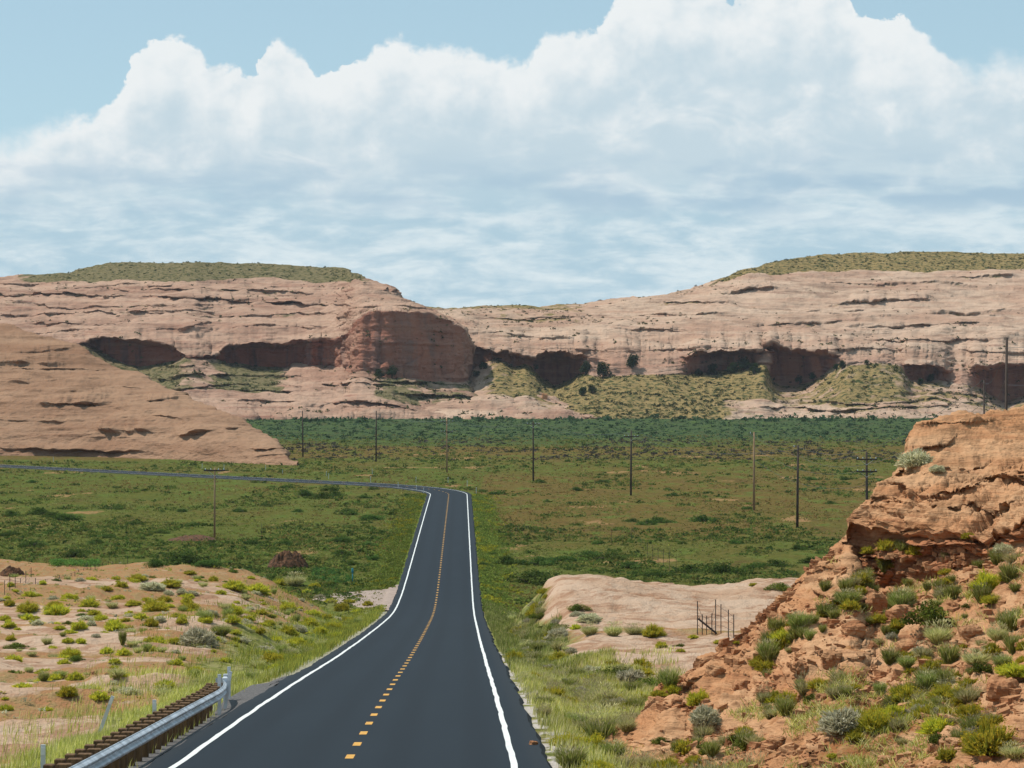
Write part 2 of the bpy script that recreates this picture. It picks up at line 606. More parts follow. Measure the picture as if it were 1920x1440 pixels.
def asphalt_mat():
    m, t, bs, out = new_mat('asphalt')
    p = geo_pos(t)
    s = attr(t, 'lat')
    n = t.noise(p, 22.0, 4, 0.7)
    n2_ = t.noise(p, 0.22, 5, 0.6, 0.2, vscale=(1.4, 0.35, 1))
    c = t.mix(n2_, (0.0105, 0.0150, 0.0205), (0.0165, 0.0230, 0.0300))
    w = None
    for c0 in (-2.55, -0.85, 0.95, 2.6):
        q = t.math('ABSOLUTE', t.math('SUBTRACT', s, c0))
        q = t.ramp(q, 0.5, 0.1)
        w = q if w is None else t.math('MAXIMUM', w, q)
    c = t.mix(t.math('MULTIPLY', w, t.ramp(n2_, 0.3, 0.6, 0.35, 0.75)), c, (0.011, 0.015, 0.020))
    c = t.mix(t.math('MULTIPLY', t.ramp(n, 0.5, 0.75), 0.5), c, (0.031, 0.039, 0.047))
    edge = t.ramp(t.math('ABSOLUTE', s), 3.5, 3.75)
    c = t.mix(t.math('MULTIPLY', edge, 0.6), c, (0.022, 0.026, 0.030))
    t.l.new(c, bs.inputs['Base Color'])
    bs.inputs['Roughness'].default_value = 0.75
    bs.inputs['Specular IOR Level'].default_value = 0.12
    bump(t, bs, n, 0.006, 0.6)
    return m


M_GROUND = ground_mat()
M_ASPH = asphalt_mat()
M_WHITE = simple_mat('white_road_paint', (0.78, 0.78, 0.75), 0.06, 7.0, 0.6, col2=(0.60, 0.60, 0.57))
M_YEL = simple_mat('yellow_road_paint', (0.70, 0.35, 0.05), 0.1, 9.0, 0.6, col2=(0.48, 0.25, 0.05))
M_GRAVEL = simple_mat('gravel', (0.15, 0.135, 0.125), 0.3, 14.0, 0.95, bumpd=0.03, col2=(0.06, 0.058, 0.06))
M_DIRT = simple_mat('pale_dirt', (0.36, 0.27, 0.22), 0.12, 2.0, 0.95)
M_STEEL = simple_mat('galvanised_steel', (0.60, 0.64, 0.69), 0.16, 2.2, 0.5, 0.25, spec=0.5, col2=(0.36, 0.38, 0.40))
M_WOODD = simple_mat('treated_timber', (0.17, 0.095, 0.045), 0.25, 5.0, 0.9, vscale=(4, 4, 0.5))
M_POLE = simple_mat('weathered_pole', (0.075, 0.055, 0.045), 0.2, 3.0, 0.9, vscale=(4, 4, 0.3))
M_POLET = simple_mat('tan_pole', (0.36, 0.23, 0.13), 0.2, 3.0, 0.9, vscale=(4, 4, 0.3))
M_WIRE = simple_mat('wire', (0.10, 0.11, 0.13), 0.1, 3.0, 0.5, 0.6)
M_INS = simple_mat('insulator', (0.45, 0.55, 0.62), 0.05, 3.0, 0.25, spec=0.6)
M_FENCE = simple_mat('rusty_fence_steel', (0.06, 0.045, 0.04), 0.2, 6.0, 0.8, 0.2)
M_DEL = simple_mat('delineator_plastic', (0.62, 0.64, 0.66), 0.08, 6.0, 0.5)
M_REFL = simple_mat('reflector', (0.75, 0.76, 0.78), 0.05, 20.0, 0.25, spec=0.7)
M_TURQ = simple_mat('turquoise_paint', (0.02, 0.20, 0.27), 0.1, 6.0, 0.5)
M_REDDIRT = simple_mat('red_clay', (0.15, 0.068, 0.032), 0.25, 3.0, 0.95, bumpd=0.1, col2=(0.05, 0.027, 0.014))
M_LEAF = leaf_mat('foliage', 0.48)
M_BARK = simple_mat('bark', (0.13, 0.10, 0.075), 0.2, 8.0, 0.95)
M_STONE = rock_mat('loose_sandstone', (0.46, 0.25, 0.13), (0.37, 0.165, 0.08), (0.22, 0.08, 0.04), 0.4)

# ------------------------------------------------------------------ road alignment and ground height
ZR_D = [0, 30, 50, 68.6, 90, 113, 145, 177, 205, 218, 230, 250, 275, 305, 355, 412, 478, 560, 800, 1300, 6000]
ZR_Z = [18.15, 15.9, 14.4, 13.05, 11.4, 9.55, 7.1, 4.75, 2.75, 1.95, 1.35, 0.8, 0.5, 0.3, 0.0, -0.4, -0.9, -1.0, -0.9, -0.9, -0.9]
_dd = np.arange(0, 1300, 1.0)
_zz = np.interp(_dd, ZR_D, ZR_Z)
_k = np.exp(-0.5 * (np.arange(-12, 13) / 5.0) ** 2)
_k /= _k.sum()
_zs = np.convolve(np.pad(_zz, 12, mode='reflect', reflect_type='odd'), _k, 'valid')


def zroad(y):
    return np.interp(y, _dd, _zs)


def xroad(y):
    return -2.25 - 0.019 * np.asarray(y, float)


# centre line as a polyline: straight, then the long left-hand bend
_pts = [(float(xroad(y)), float(y)) for y in np.arange(12, 478, 1.0)]
hd = math.radians(1.09)
x0, y0 = _pts[-1]
R0 = 74.0
while hd < math.radians(42.5):
    x0 -= math.sin(hd)
    y0 += math.cos(hd)
    _pts.append((x0, y0))
    hd += 1.0 / R0
for k in range(260):
    x0 -= math.sin(hd)
    y0 += math.cos(hd)
    _pts.append((x0, y0))
ROAD = np.array(_pts)
_tan = np.gradient(ROAD, axis=0)
_tan /= np.linalg.norm(_tan, axis=1)[:, None]
RN = np.stack([_tan[:, 1], -_tan[:, 0]], 1)       # right-hand normal
RZ = zroad(ROAD[:, 1])


def road_dist(x, y):
    """signed lateral distance to the road centre (far branch: unsigned)"""
    x = np.asarray(x, float)
    y = np.asarray(y, float)
    s = x - xroad(y)
    far = y > 440
    if far.any():
        out = s.copy()
        near = far & (y < 760) & (x < 40)
        fx, fy = x[near], y[near]
        pts = ROAD[ROAD[:, 1] > 420][::2]
        best = np.full(fx.shape, 1e9)
        sg = np.zeros(fx.shape)
        for k in range(len(pts) - 1):
            dx, dy = fx - pts[k, 0], fy - pts[k, 1]
            d2 = dx * dx + dy * dy
            tx, ty = pts[k + 1] - pts[k]
            c = dx * ty - dy * tx
            b = d2 < best
            best = np.where(b, d2, best)
            sg = np.where(b, c, sg)
        out[near] = np.sqrt(best) * np.where(sg >= 0, 1, -1)
        out[far & ~near] = 200.0
        s = out
    return s


def zvalley(x, y):
    return np.interp(y, [0, 240, 300, 480, 650, 1100, 1300, 6000], [0.2, 0.1, -0.1, -1.3, -1.3, -0.8, -0.5, -0.5]) + 0.25 * n2(x, y, 40, 40, 3, 11) + 0.12 * n2(x, y, 6, 6, 3, 12)


def ground(x, y, full=False):
    x = np.asarray(x, float)
    y = np.asarray(y, float)
    s = road_dist(x, y)
    zr = zroad(y)
    zv = zvalley(x, y)
    zl = np.interp(y, [0, 40, 70, 90, 125, 165, 205, 230], [16.5, 13.4, 11.6, 10.4, 9.2, 7.4, 6.0, 5.3])
    zl = zl - 1.7 * sstep(-30, -11, x) * sstep(130, 205, y)
    terr = n2(x, y, 16, 7, 3, 21)
    tq = terr * 3.2
    zl = zl + 0.22 * (np.floor(tq) + sstep(0.0, 0.25, tq - np.floor(tq))) + 0.12 * n2(x, y, 3, 2, 3, 22)
    # left bench ends in a ragged low edge above the green flat
    ye = 222 + 5 * n2(x, y * 0, 9, 9, 3, 23) - 14 * sstep(-22, -12, x)
    stepL = sstep(ye, ye + 9, y)
    zl = zl * (1 - stepL) + zv * stepL
    zR = np.interp(y, [0, 40, 60, 80, 95, 110, 132, 150, 168, 185], [18.0, 14.6, 13.2, 11.6, 10.4, 9.9, 8.9, 8.2, 8.0, 7.2])
    zR = zR + 0.9 * np.exp(-((x - 4.5) / 5.0) ** 2 - ((y - 166) / 14.0) ** 2) - 0.35 * np.exp(-((x - 10) / 4.0) ** 2 - ((y - 175) / 16.0) ** 2)
    zR = zR + 0.30 * n2(x, y, 7, 4, 4, 31) + 0.10 * n2(x, y, 1.5, 1.0, 3, 32)
    tr = n2(x, y, 9, 3.5, 3, 34) * 3
    zR = zR + 0.14 * (np.floor(tr) + sstep(0, 0.2, tr - np.floor(tr)))
    yr = 178 + 5 * n2(x, y * 0, 7, 7, 3, 33)
    stepR = sstep(yr, yr + 11, y)
    zR = zR * (1 - stepR) + zv * stepR
    sh = zr - 0.16 - 0.35 * sstep(4.3, 6.0, np.abs(s)) - 0.28 * sstep(3.85, 4.4, -s) * sstep(84, 74, y) * sstep(6.5, 5.0, -s)
    wl = sstep(4.6, np.interp(y, [100, 210], [10.5, 15.0]), -s + 0.8 * n2(x, y, 5, 5, 3, 24) * (s < -5))
    wr = sstep(4.6, 8.8, s + 1.0 * n2(x, y, 4, 5, 3, 35) * (s > 5))
    z = sh * (1 - wl - wr) + zl * wl + zR * wr
    far = y > 300
    emb = np.where(far, sstep(4.2, 8.0, np.abs(s)), 0)
    z = np.where(far, (zr - 0.2) * (1 - emb) + zv * emb, z)
    tof = sstep(-19, -16, s) * (s < 0) * sstep(228, 234, y) * sstep(262, 254, y)
    z = z * (1 - tof) + (zr - 0.22) * tof
    on = np.abs(s) < 4.1
    z = np.where(on, zr - 0.16, z + 0.05 * n2(x, y, 0.8, 0.8, 2, 41) * (np.abs(s) > 4.4))
    if not full:
        return z
    # ----- what covers the ground
    patchL = sstep(-0.25, 0.25, n2(x, y, 11, 5.5, 4, 51) + 0.12)
    la = np.interp(y, [40, 72, 95, 130], [8.6, 8.2, 6.5, 6.5]) + 1.0 * n2(x, y, 4, 5, 3, 59)
    lead = (1 - stepL) * sstep(la, la + np.interp(y, [80, 120], [1.2, 5.0]), -s) * (y < 260)
    rockL = lead * patchL * (1 - 0.6 * sstep(180, 212, y + 8 * n2(x, y, 8, 8, 2, 58)))
    greenL = 1 - lead
    lead_r = (1 - stepR) * sstep(5.6, 8.5, s + 1.2 * n2(x, y, 4, 4, 2, 52)) * (y < 200)
    strip = np.exp(-((y - 127 - 2.0 * n2(x, y * 0, 6, 6, 2, 53)) / 4.0) ** 2) + sstep(99, 93, y)
    rock = np.where(s < 0, rockL, lead_r * (1 - 0.85 * np.clip(strip, 0, 1)))
    green = np.where(s < 0, greenL, np.clip(1 - lead_r + 0.5 * strip * lead_r, 0, 1))
    # bare spots out in the valley
    bare = sstep(0.46, 0.6, n2(x, y, 12, 30, 4, 54)) * (y > 260) * sstep(800, 700, y)
    green = np.clip(green - 0.55 * bare, 0, 1)
    pale = sstep(0.05, 0.25, n2(x, y, 0.5, 1.2, 3, 55) + 0.18) * sstep(3.85, 4.1, s) * sstep(5.4, 4.7, s) * (y < 130) * (s > 0)
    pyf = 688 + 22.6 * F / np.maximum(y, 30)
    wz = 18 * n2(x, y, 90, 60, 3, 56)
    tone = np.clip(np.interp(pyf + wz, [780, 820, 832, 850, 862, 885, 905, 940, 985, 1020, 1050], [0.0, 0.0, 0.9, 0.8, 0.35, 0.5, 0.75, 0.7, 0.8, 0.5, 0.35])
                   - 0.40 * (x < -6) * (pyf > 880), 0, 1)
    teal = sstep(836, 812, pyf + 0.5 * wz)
    vrg = sstep(9, 4.5, np.abs(s) + 1.5 * n2(x, y, 3, 12, 2, 57)) * sstep(215, 240, y) * (y < 480)
    pale = np.maximum(pale, 0.5 * sstep(3.8, 3.9, -s) * sstep(4.7, 4.3, -s) * (y < 240))
    near = sstep(262, 205, y)
    return z, rock, green, pale, tone, teal, vrg, near


def build_ground():
    ys = [14.0]
    while ys[-1] < 1350:
        ys.append(ys[-1] * 1.0062)
    while ys[-1] < 16000:
        ys.append(ys[-1] * 1.15)
    ys = np.array(ys)
    u = np.concatenate([np.linspace(-1.6, -0.24, 60)[:-1], np.linspace(-0.24, 0.24, 420), np.linspace(0.24, 1.6, 60)[1:]])
    X = u[None, :] * (ys[:, None] * 0.92 + 5) 
    Y = np.repeat(ys[:, None], len(u), 1)
    z, rock, green, pale, tone, teal, vrg, near = ground(X.ravel(), Y.ravel(), True)
    o = mesh_obj('ground', np.stack([X.ravel(), Y.ravel(), z], 1), grid_faces(len(ys), len(u))[:, ::1], M_GROUND,
                 dict(rock=rock, green=green, pale=pale, tone=tone, teal=teal, vrg=vrg, near=near), True)
    tag(o, 'desert ground with pale slickrock benches near and a green valley floor beyond', 'ground', kind='structure')


build_ground()


def strip_mesh(name, lats, lift, mat, parent=None, i0=0, i1=None, jit=None, step=1, seglist=None):
    """ribbon along the road at the given lateral offsets"""
    idx = np.arange(i0, i1 if i1 is not None else len(ROAD), step)
    vs, fs, la, n = [], [], [], 0
    for seg in (seglist if seglist is not None else [idx]):
        seg = np.asarray(seg, float)
        bx = np.interp(seg, np.arange(len(ROAD)), ROAD[:, 0])
        by = np.interp(seg, np.arange(len(ROAD)), ROAD[:, 1])
        bz = np.interp(seg, np.arange(len(ROAD)), RZ)
        nx = np.interp(seg, np.arange(len(ROAD)), RN[:, 0])
        ny = np.interp(seg, np.arange(len(ROAD)), RN[:, 1])
        L = np.repeat(np.asarray(lats, float)[None], len(seg), 0)
        if jit is not None:
            L = L + jit(seg, L)
        v = np.stack([bx[:, None] + nx[:, None] * L, by[:, None] + ny[:, None] * L, bz[:, None] - 0.02 * np.abs(L) / 3.8 + lift], -1)
        vs.append(v.reshape(-1, 3))
        fs.append(grid_faces(len(seg), len(lats)) + n)
        la.append(L.ravel())
        n += len(vs[-1])
    return mesh_obj(name, np.concatenate(vs), np.concatenate(fs), mat, dict(lat=np.concatenate(la)), False, parent)


def edge_jit(seg, L):
    j = 0.10 * n2(seg[:, None] + 0 * L, L * 0 + np.sign(L) * 50, 1.7, 1, 3, 61) + 0.10 * n2(seg[:, None] + 0 * L, L * 0, 9, 1, 2, 62)
    return np.where(np.abs(L) > 3.7, j, 0)


road = strip_mesh('road', [-3.86, -3.45, -3, -2, -1, 0, 1, 2, 3, 3.5, 3.95], 0.0, M_ASPH, jit=edge_jit)
tag(road, 'two lane dark asphalt road running down into the valley and bending left', 'road', kind='structure')
# thickness of the asphalt edge
for nm, a, b in (('road_edge', -4.02, -3.86), ('road_edge', 3.95, 4.12)):
    idx = np.arange(0, len(ROAD))
    e = strip_mesh(nm, [a, b] if a < 0 else [a, b], 0.0, M_ASPH, road, jit=edge_jit)
    co = np.empty(len(e.data.vertices) * 3, np.float32)
    e.data.vertices.foreach_get('co', co)
    co = co.reshape(-1, 3)
    co[(0 if a < 0 else 1)::2, 2] -= 0.2
    e.data.vertices.foreach_set('co', co.ravel())


def wob(seg, L):
    return 0.02 * n2(seg[:, None] + 0 * L, L * 0, 2.5, 1, 2, 63) + 0.012 * n2(seg[:, None] + 0 * L, L, 0.6, 0.1, 2, 64)


strip_mesh('edge_line', [-3.36, -3.23], 0.006, M_WHITE, road, jit=wob)
strip_mesh('edge_line', [3.21, 3.34], 0.006, M_WHITE, road, jit=wob)
dashes = []
q = 8.0
while q < len(ROAD) - 4:
    dashes.append(np.array([q, q + 0.55, q + 1.1]))
    q += 3.7
strip_mesh('centre_line', [-0.085, 0.085], 0.006, M_YEL, road, seglist=dashes)


def road_pt(y, s, dz=0.0):
    """point at distance y along the straight part, offset s to the right"""
    return np.array([float(xroad(y)) + s, y, float(zroad(y)) + dz])


def patch(name, outline, mat, lift, label, cat):
    """thin irregular sheet laid on the ground: outline of (px... ) world xy points"""
    out = np.array(outline, float)
    c = out.mean(0)
    n = 96
    tt = np.linspace(0, len(out), n, endpoint=False)
    ring = np.stack([np.interp(tt, np.arange(len(out) + 1), np.append(out[:, k], out[0, k])) for k in (0, 1)], 1)
    rr = np.linspace(0, 1, 14)
    v = c[None, None] + rr[:, None, None] * (ring - c)[None]
    v = v + (0.10 * n2(v[..., 0], v[..., 1], 0.6, 0.6, 2, 71) * (rr[:, None] > 0.8))[..., None]
    z = np.maximum(ground(v[..., 0].ravel(), v[..., 1].ravel()), -50) + lift
    xy = v.reshape(-1, 2)
    fs = []
    for k in range(13):
        for j in range(n):
            fs.append((k * n + j, k * n + (j + 1) % n, (k + 1) * n + (j + 1) % n, (k + 1) * n + j))
    s = np.abs(road_dist(xy[:, 0], xy[:, 1]))
    zsh = zroad(xy[:, 1]) - 0.03
    if cat == 'shoulder':
        zsh = zsh - 0.30 * sstep(3.9, 4.5, s) * sstep(80, 72, xy[:, 1])
    z = np.where(s < 4.7, zsh, np.maximum(z, zroad(xy[:, 1]) - 0.35 if cat == 'shoulder' else -99))
    z = z - 0.25 * np.repeat(sstep(0.9, 1.0, rr), n) * (s > 4.2)
    o = mesh_obj(name, np.column_stack([xy, z]), np.array(fs), mat, None, True)
    tag(o, label, cat, kind='structure')


patch('gravel_shoulder', [(float(xroad(y)) - 3.84, y) for y in (25, 45, 65, 85, 97)] +
      [(float(xroad(y)) - s, y) for y, s in ((92, 4.3), (86, 5.6), (80, 5.9), (76, 5.6), (70, 4.85), (45, 4.75), (25, 4.75))],
      M_GRAVEL, 0.05, 'grey gravel shoulder under the guardrail widening to a turnout at its end', 'shoulder')
patch('dirt_turnout', [(float(xroad(y)) - 3.85, y) for y in (222, 232, 250, 262)] + [(-13, 258), (-17.5, 251), (-18.5, 243), (-14, 234)],
      M_DIRT, 0.10, 'pale dirt turnout joining the left edge of the road', 'turnout')

# ------------------------------------------------------------------ sandstone landforms
def smooth1(a, sig):
    if sig <= 0:
        return a
    r = int(sig * 3) + 1
    k = np.exp(-0.5 * (np.arange(-r, r + 1) / sig) ** 2)
    k /= k.sum()
    return np.convolve(np.pad(a, r, mode='edge'), k, 'valid')


class Sheet:
    """A rock face built column by column: every control line gives, across the face, where it stands and how far away.
    Lines run from the foot up over the crest and down the back."""
    def __init__(self, pxs, S, fade=None):
        self.px = np.asarray(pxs, float)
        self.fade = fade
        self.S = S
        self.lines = []

    def line(self, py, d, n=0, cliff=0.0, veg=0.0, led=1.0, sm=3.0):
        def ev(q, sm=sm):
            if callable(q):
                return q(self.px)
            if np.isscalar(q):
                return np.full(len(self.px), float(q))
            if isinstance(q, np.ndarray):
                return q
            q = sorted(q)
            return smooth1(np.interp(self.px, [a for a, _ in q], [b for _, b in q]), sm)
        py, d = ev(py), ev(d)
        if self.fade:                    # far outside the picture the landform sinks into the plain
            t = sstep(self.fade[0], self.fade[1], self.px)
            py = py * (1 - t) + 800 * t
        self.lines.append(dict(py=py, d=d, p=P(self.px, py, d), n=n, cliff=ev(cliff), veg=ev(veg, 9.0), led=ev(led, 6.0)))
        return py, d

    def back(self, pts, n=6):
        """extra row of world points (closing the back)"""
        self.lines.append(dict(py=None, d=None, p=pts, n=n, cliff=np.zeros(len(self.px)), veg=np.zeros(len(self.px)), led=np.zeros(len(self.px))))

    def build(self, name, mat, amp, amp2, scale, ledges=(), seed=1, layH=6.0, layA=3.0, und=(), closedback=60.0, drop=60.0, blocks=None, soft=0.0, shelf=0.0, wob=1.0):
        # close the back: behind the crest, downwards
        top = self.lines[-1]['p']
        back = top.copy()
        back[:, 0] += closedback * back[:, 0] / back[:, 1]
        back[:, 1] += closedback
        back[:, 2] -= drop * 0.25
        self.back(back, 8)
        b2 = back.copy()
        b2[:, 1] += closedback
        b2[:, 2] -= drop
        self.back(b2, 5)
        rows, cl, vg, led, pyr = [], [], [], [], []
        for k, L in enumerate(self.lines):
            if k == 0:
                rows.append(L['p'][None]); cl.append(L['cliff'][None]); vg.append(L['veg'][None]); led.append(L['led'][None])
                continue
            n = max(L['n'], 1)
            A = self.lines[k - 1]
            f = (np.arange(1, n + 1) / n)[:, None]
            rows.append(A['p'][None] * (1 - f[..., None]) + L['p'][None] * f[..., None])
            o = np.ones_like(f)
            cl.append(o * L['cliff'][None]); vg.append(o * L['veg'][None]); led.append(o * L['led'][None])
        p = np.concatenate(rows)
        cl, vg, led = np.concatenate(cl), np.concatenate(vg), np.concatenate(led)
        # soften the row-to-row creases a little, except at cliffs
        for _ in range(3):
            q = p.copy()
            q[1:-1] = 0.25 * p[:-2] + 0.5 * p[1:-1] + 0.25 * p[2:]
            w = (1 - np.clip(np.maximum(np.maximum(cl, np.roll(cl, 1, 0)), np.roll(cl, -1, 0)), 0, 1))[..., None]
            p = p * (1 - w) + q * w
        S = self.S
        # projected coordinates before displacement (used to place the ledges)
        Y = p[..., 1]
        pxp = 960 + F * p[..., 0] / Y
        pyp = 688 + F * (CAMZ - p[..., 2]) / Y
        du = np.gradient(p, axis=1)
        dv = np.gradient(p, axis=0)
        nrm = np.cross(du, dv)
        nrm /= np.linalg.norm(nrm, axis=-1)[..., None] + 1e-9
        flip = np.sign(np.sum(nrm * (np.array([0, 0, CAMZ]) - p), -1))
        flip = np.where(nrm[..., 2] > 0.15, 1, np.where(nrm[..., 2] < -0.15, -1, flip))
        nrm *= flip[..., None]
        hor = nrm.copy()
        hor[..., 2] = 0
        hor += np.array([0, -0.25, 0])
        hor /= np.linalg.norm(hor, axis=-1)[..., None] + 1e-9
        q = p / scale
        q2 = q * np.array([1, 1, 1.6])
        big = fbm(q2, 4, seed)
        small = fbm(q2 * 5.3 + 9, 4, seed + 20, 0.6)
        rid = 1 - 2 * np.abs(fbm(q2 * 2.1 + 31, 4, seed + 40))
        bed = fbm(np.stack([p[..., 0] / scale * 1.1, p[..., 1] / scale * 3.0, p[..., 2] / scale * 9.0 + 0.35 * p[..., 0] / scale], -1), 4, seed + 50, 0.6)
        off = amp * big + amp2 * (0.55 * small + 0.4 * rid + 1.3 * bed)
        off *= 1 - 0.5 * np.clip(vg, 0, 1)
        if blocks is not None:
            for (bs, fl, ba) in blocks:
                wp = p / bs * np.array([1, 1, fl]) + 0.35 * fbm(p / bs * 0.7, 2, seed + 33)[..., None]
                cv, ed = worley(wp, seed + 3)
                bm = np.clip(cl * 1.6 + (led - 0.85) * 1.1 * (scale < 10), 0, 1) * sstep(-0.35, 0.25, fbm(p / (bs * 6), 3, seed + 34))
                off = off + ba * bm * (cv - 0.5) - 0.35 * ba * bm * sstep(0.12, 0.0, ed)
        off *= (1 - 0.55 * np.clip(cl, 0, 1)) 
        p = p + nrm * off[..., None]
        # bedding ledges: each bed juts out at its base and slopes back
        zz = p[..., 2] + layH * 0.9 * fbm(np.stack([p[..., 0] / (scale * 2.2), p[..., 1] / (scale * 2.2), p[..., 2] * 0], -1), 3, seed + 60)
        for H, A_, sd, th in ((layH, layA, seed + 70, 0.0), (layH * 0.31, layA * 0.28, seed + 80, 0.0), (layH * 0.13, layA * 0.12, seed + 85, -0.15)):
            ph = zz / H
            fr = ph - np.floor(ph)
            mk = fbm(np.stack([p[..., 0] / (scale * 1.1), p[..., 1] / (scale * 1.1), np.floor(ph) * 3.7], -1), 3, sd)
            mk = sstep(th + 0.12, th + 0.5, mk)
            saw = (1 - fr) ** 1.4
            p = p + hor * (A_ * mk * saw * led)[..., None]
        # named undercuts: (px0, px1, [(px,py)...], overhang, height above)
        for (a, b, ln, A_, hu) in und:
            lx = [v[0] for v in ln]
            ly = [v[1] for v in ln]
            wobl = wob * 2.0 * n2(pxp, pxp * 0 + a, 14, 1, 3, 90) * hu / 20
            yl = np.interp(pxp, lx, ly) + wobl
            tp = sstep(a, a + 0.35 * (b - a), pxp) * sstep(b, b - 0.35 * (b - a), pxp)
            tp = tp * (0.75 + 0.5 * n2(pxp, pyp * 0 + a, 25, 1, 3, 91))
            up = (yl - pyp) / hu
            f = np.where((up >= 0) & (up < 1), (1 - np.clip(up, 0, 1)) ** 1.6, 0)
            if soft > 0:
                f = np.where((up < 0) & (up > -soft), 1 - sstep(0, soft, -up), f)
            if shelf > 0:
                vg = vg + shelf * tp * min(1.0, A_ / 7.0) * np.exp(-((pyp - yl - 2.2) / 2.2) ** 2)
            p = p + hor * (A_ * tp * f)[..., None]
        self.p = p
        self.cl, self.vg = cl, vg
        nr, nc = p.shape[:2]
        vgn = vg
        o = mesh_obj(name, p.reshape(-1, 3), grid_faces(nr, nc), mat, dict(cliff=cl.ravel(), veg=vgn.ravel()), True)
        return o


def lerp_d(px, pts):
    return np.interp(px, [a for a, _ in pts], [b for _, b in pts])


# ---- far plateau in the gap between the mesas
S0 = Sheet(np.arange(640, 1300, 3.0), 9)
S0.line(640, 2300)
S0.line([(640, 600), (1300, 600)], 2450, 12)
S0.line([(640, 578), (780, 578), (800, 577), (870, 579), (1300, 580)], 2700, 24, veg=0.75)
o = S0.build('distant_plateau', M_MESA2, 5, 3, 60, seed=3, layA=5, closedback=300)
tag(o, 'distant flat plateau with a dark scrubby rim seen in the gap between the mesas', 'plateau', kind='structure')

# ---- right mesa
S1 = Sheet(np.concatenate([np.arange(770, 860, 4.0), np.arange(860, 1940, 1.6), np.arange(1940, 2300, 6.0), np.arange(2300, 4300, 25.0)]), 6, (2900, 4200))
S1.line([(770, 830), (2300, 830)], 1150, 1, led=0)
S1.line([(770, 790), (1050, 786), (1130, 784), (1300, 788), (1350, 786), (1450, 792), (1600, 796), (1720, 792), (1900, 800), (2300, 800)], 1165 + 12 * n2(S1.px, S1.px * 0, 45, 1, 4, 122), 1, veg=0.6, led=0)
lip = [(770, 640), (880, 645), (900, 652), (930, 664), (950, 662), (1000, 668), (1040, 654), (1060, 660), (1090, 668), (1130, 672), (1160, 666), (1200, 676),
       (1250, 672), (1290, 664), (1340, 657), (1420, 662), (1435, 652), (1448, 648), (1470, 655), (1500, 662), (1540, 660), (1570, 666), (1600, 672),
       (1650, 676), (1690, 682), (1720, 680), (1760, 686), (1800, 692), (1830, 690), (1860, 685), (1880, 684), (1920, 685), (2300, 690)]
foot = [(770, 705), (880, 702), (890, 690), (905, 684), (925, 675), (945, 678), (965, 690), (985, 680), (1000, 690), (1015, 708), (1040, 724), (1065, 714), (1085, 700), (1120, 706),
        (1150, 704), (1190, 702), (1240, 705), (1300, 702), (1360, 697), (1420, 686), (1434, 688), (1448, 712), (1465, 722), (1490, 722), (1520, 716), (1545, 700), (1560, 690), (1590, 681),
        (1640, 683), (1688, 688), (1705, 712), (1730, 714), (1760, 712), (1800, 720), (1840, 727), (1860, 745), (1880, 756), (1920, 742), (2300, 740)]
vegap = [(770, 0.2), (900, 0.25), (930, 0.7), (1000, 0.75), (1040, 0.7), (1100, 0.95), (1330, 0.95), (1420, 0.8), (1470, 0.42), (1560, 0.6), (1620, 0.75), (1690, 0.55), (1740, 0.4), (2300, 0.4)]
veglo = [(770, 0.2), (1040, 0.3), (1090, 0.85), (1340, 0.85), (1380, 0.2), (1450, 0.25), (1600, 0.35), (1720, 0.3), (2300, 0.3)]
dft = [(770, 1330), (880, 1300), (950, 1285), (1050, 1290), (1200, 1272), (1450, 1285), (1600, 1262), (1700, 1275), (1880, 1290), (2300, 1290)]
rec = [(770, 5), (900, 8), (950, 10), (990, 16), (1040, 30), (1080, 18), (1098, 4), (1115, 0), (1180, 2), (1200, 0), (1270, 0), (1300, 12), (1360, 18), (1415, 14), (1430, 0), (1440, 2), (1452, 20), (1500, 24), (1560, 12),
       (1580, 0), (1690, 0), (1706, 18), (1760, 14), (1785, 2), (1815, 0), (1850, 26), (1900, 30), (2300, 20)]
pxs = S1.px
lipv = smooth1(np.interp(pxs, *zip(*lip)), 2.0)
footv = smooth1(np.interp(pxs, *zip(*foot)), 2.0)
lipv = np.minimum(lipv + 4.5 * n2(pxs, pxs * 0, 20, 1, 5, 101), footv - 3)
dv = smooth1(np.interp(pxs, *zip(*dft)), 8.0) + 8 * n2(pxs, pxs * 0, 60, 1, 3, 102)
rv = smooth1(np.interp(pxs, *zip(*rec)), 3.0)
basev = S1.lines[1]['py']
S1.line(basev * 0.62 + footv * 0.38, dv * 0.40 + 1165 * 0.60, 40, veg=veglo, led=[(770, 1), (1040, 0.8), (1090, 0.2), (1340, 0.2), (1380, 1.4), (2300, 1.4)])
ln1 = np.clip(1 - rv / 9.0, 0, 1)
rv = rv * 0.75
S1.line(footv, dv + rv - 7 * ln1, 40, veg=vegap, led=0.5)
S1.line(footv * 0.15 + lipv * 0.85, dv + rv * 0.9 + 9 * ln1, 34, cliff=1 - 0.65 * ln1, led=0.75)
S1.line(lipv, dv - 1.0 + 14 * ln1, 7, cliff=0.8 - 0.6 * ln1, led=0.0)
S1.line(lipv - 10, dv + 12 + 14 * ln1, 16, cliff=0.15, led=0.4)
s1 = [(770, 590), (860, 592), (900, 604), (1000, 610), (1100, 606), (1300, 600), (1500, 606), (1920, 610), (2300, 610)]
S1.line(s1, smooth1(np.interp(pxs, [770, 1000, 1500, 2300], [1385, 1370, 1365, 1370]), 4), 60, veg=0.06)
cap0 = [(770, 581), (860, 582), (900, 580), (960, 580), (1040, 582), (1095, 582), (1130, 578), (1200, 566), (1300, 549), (1345, 530), (1400, 517), (1440, 514), (1500, 512), (1600, 509), (1920, 507), (2300, 507)]
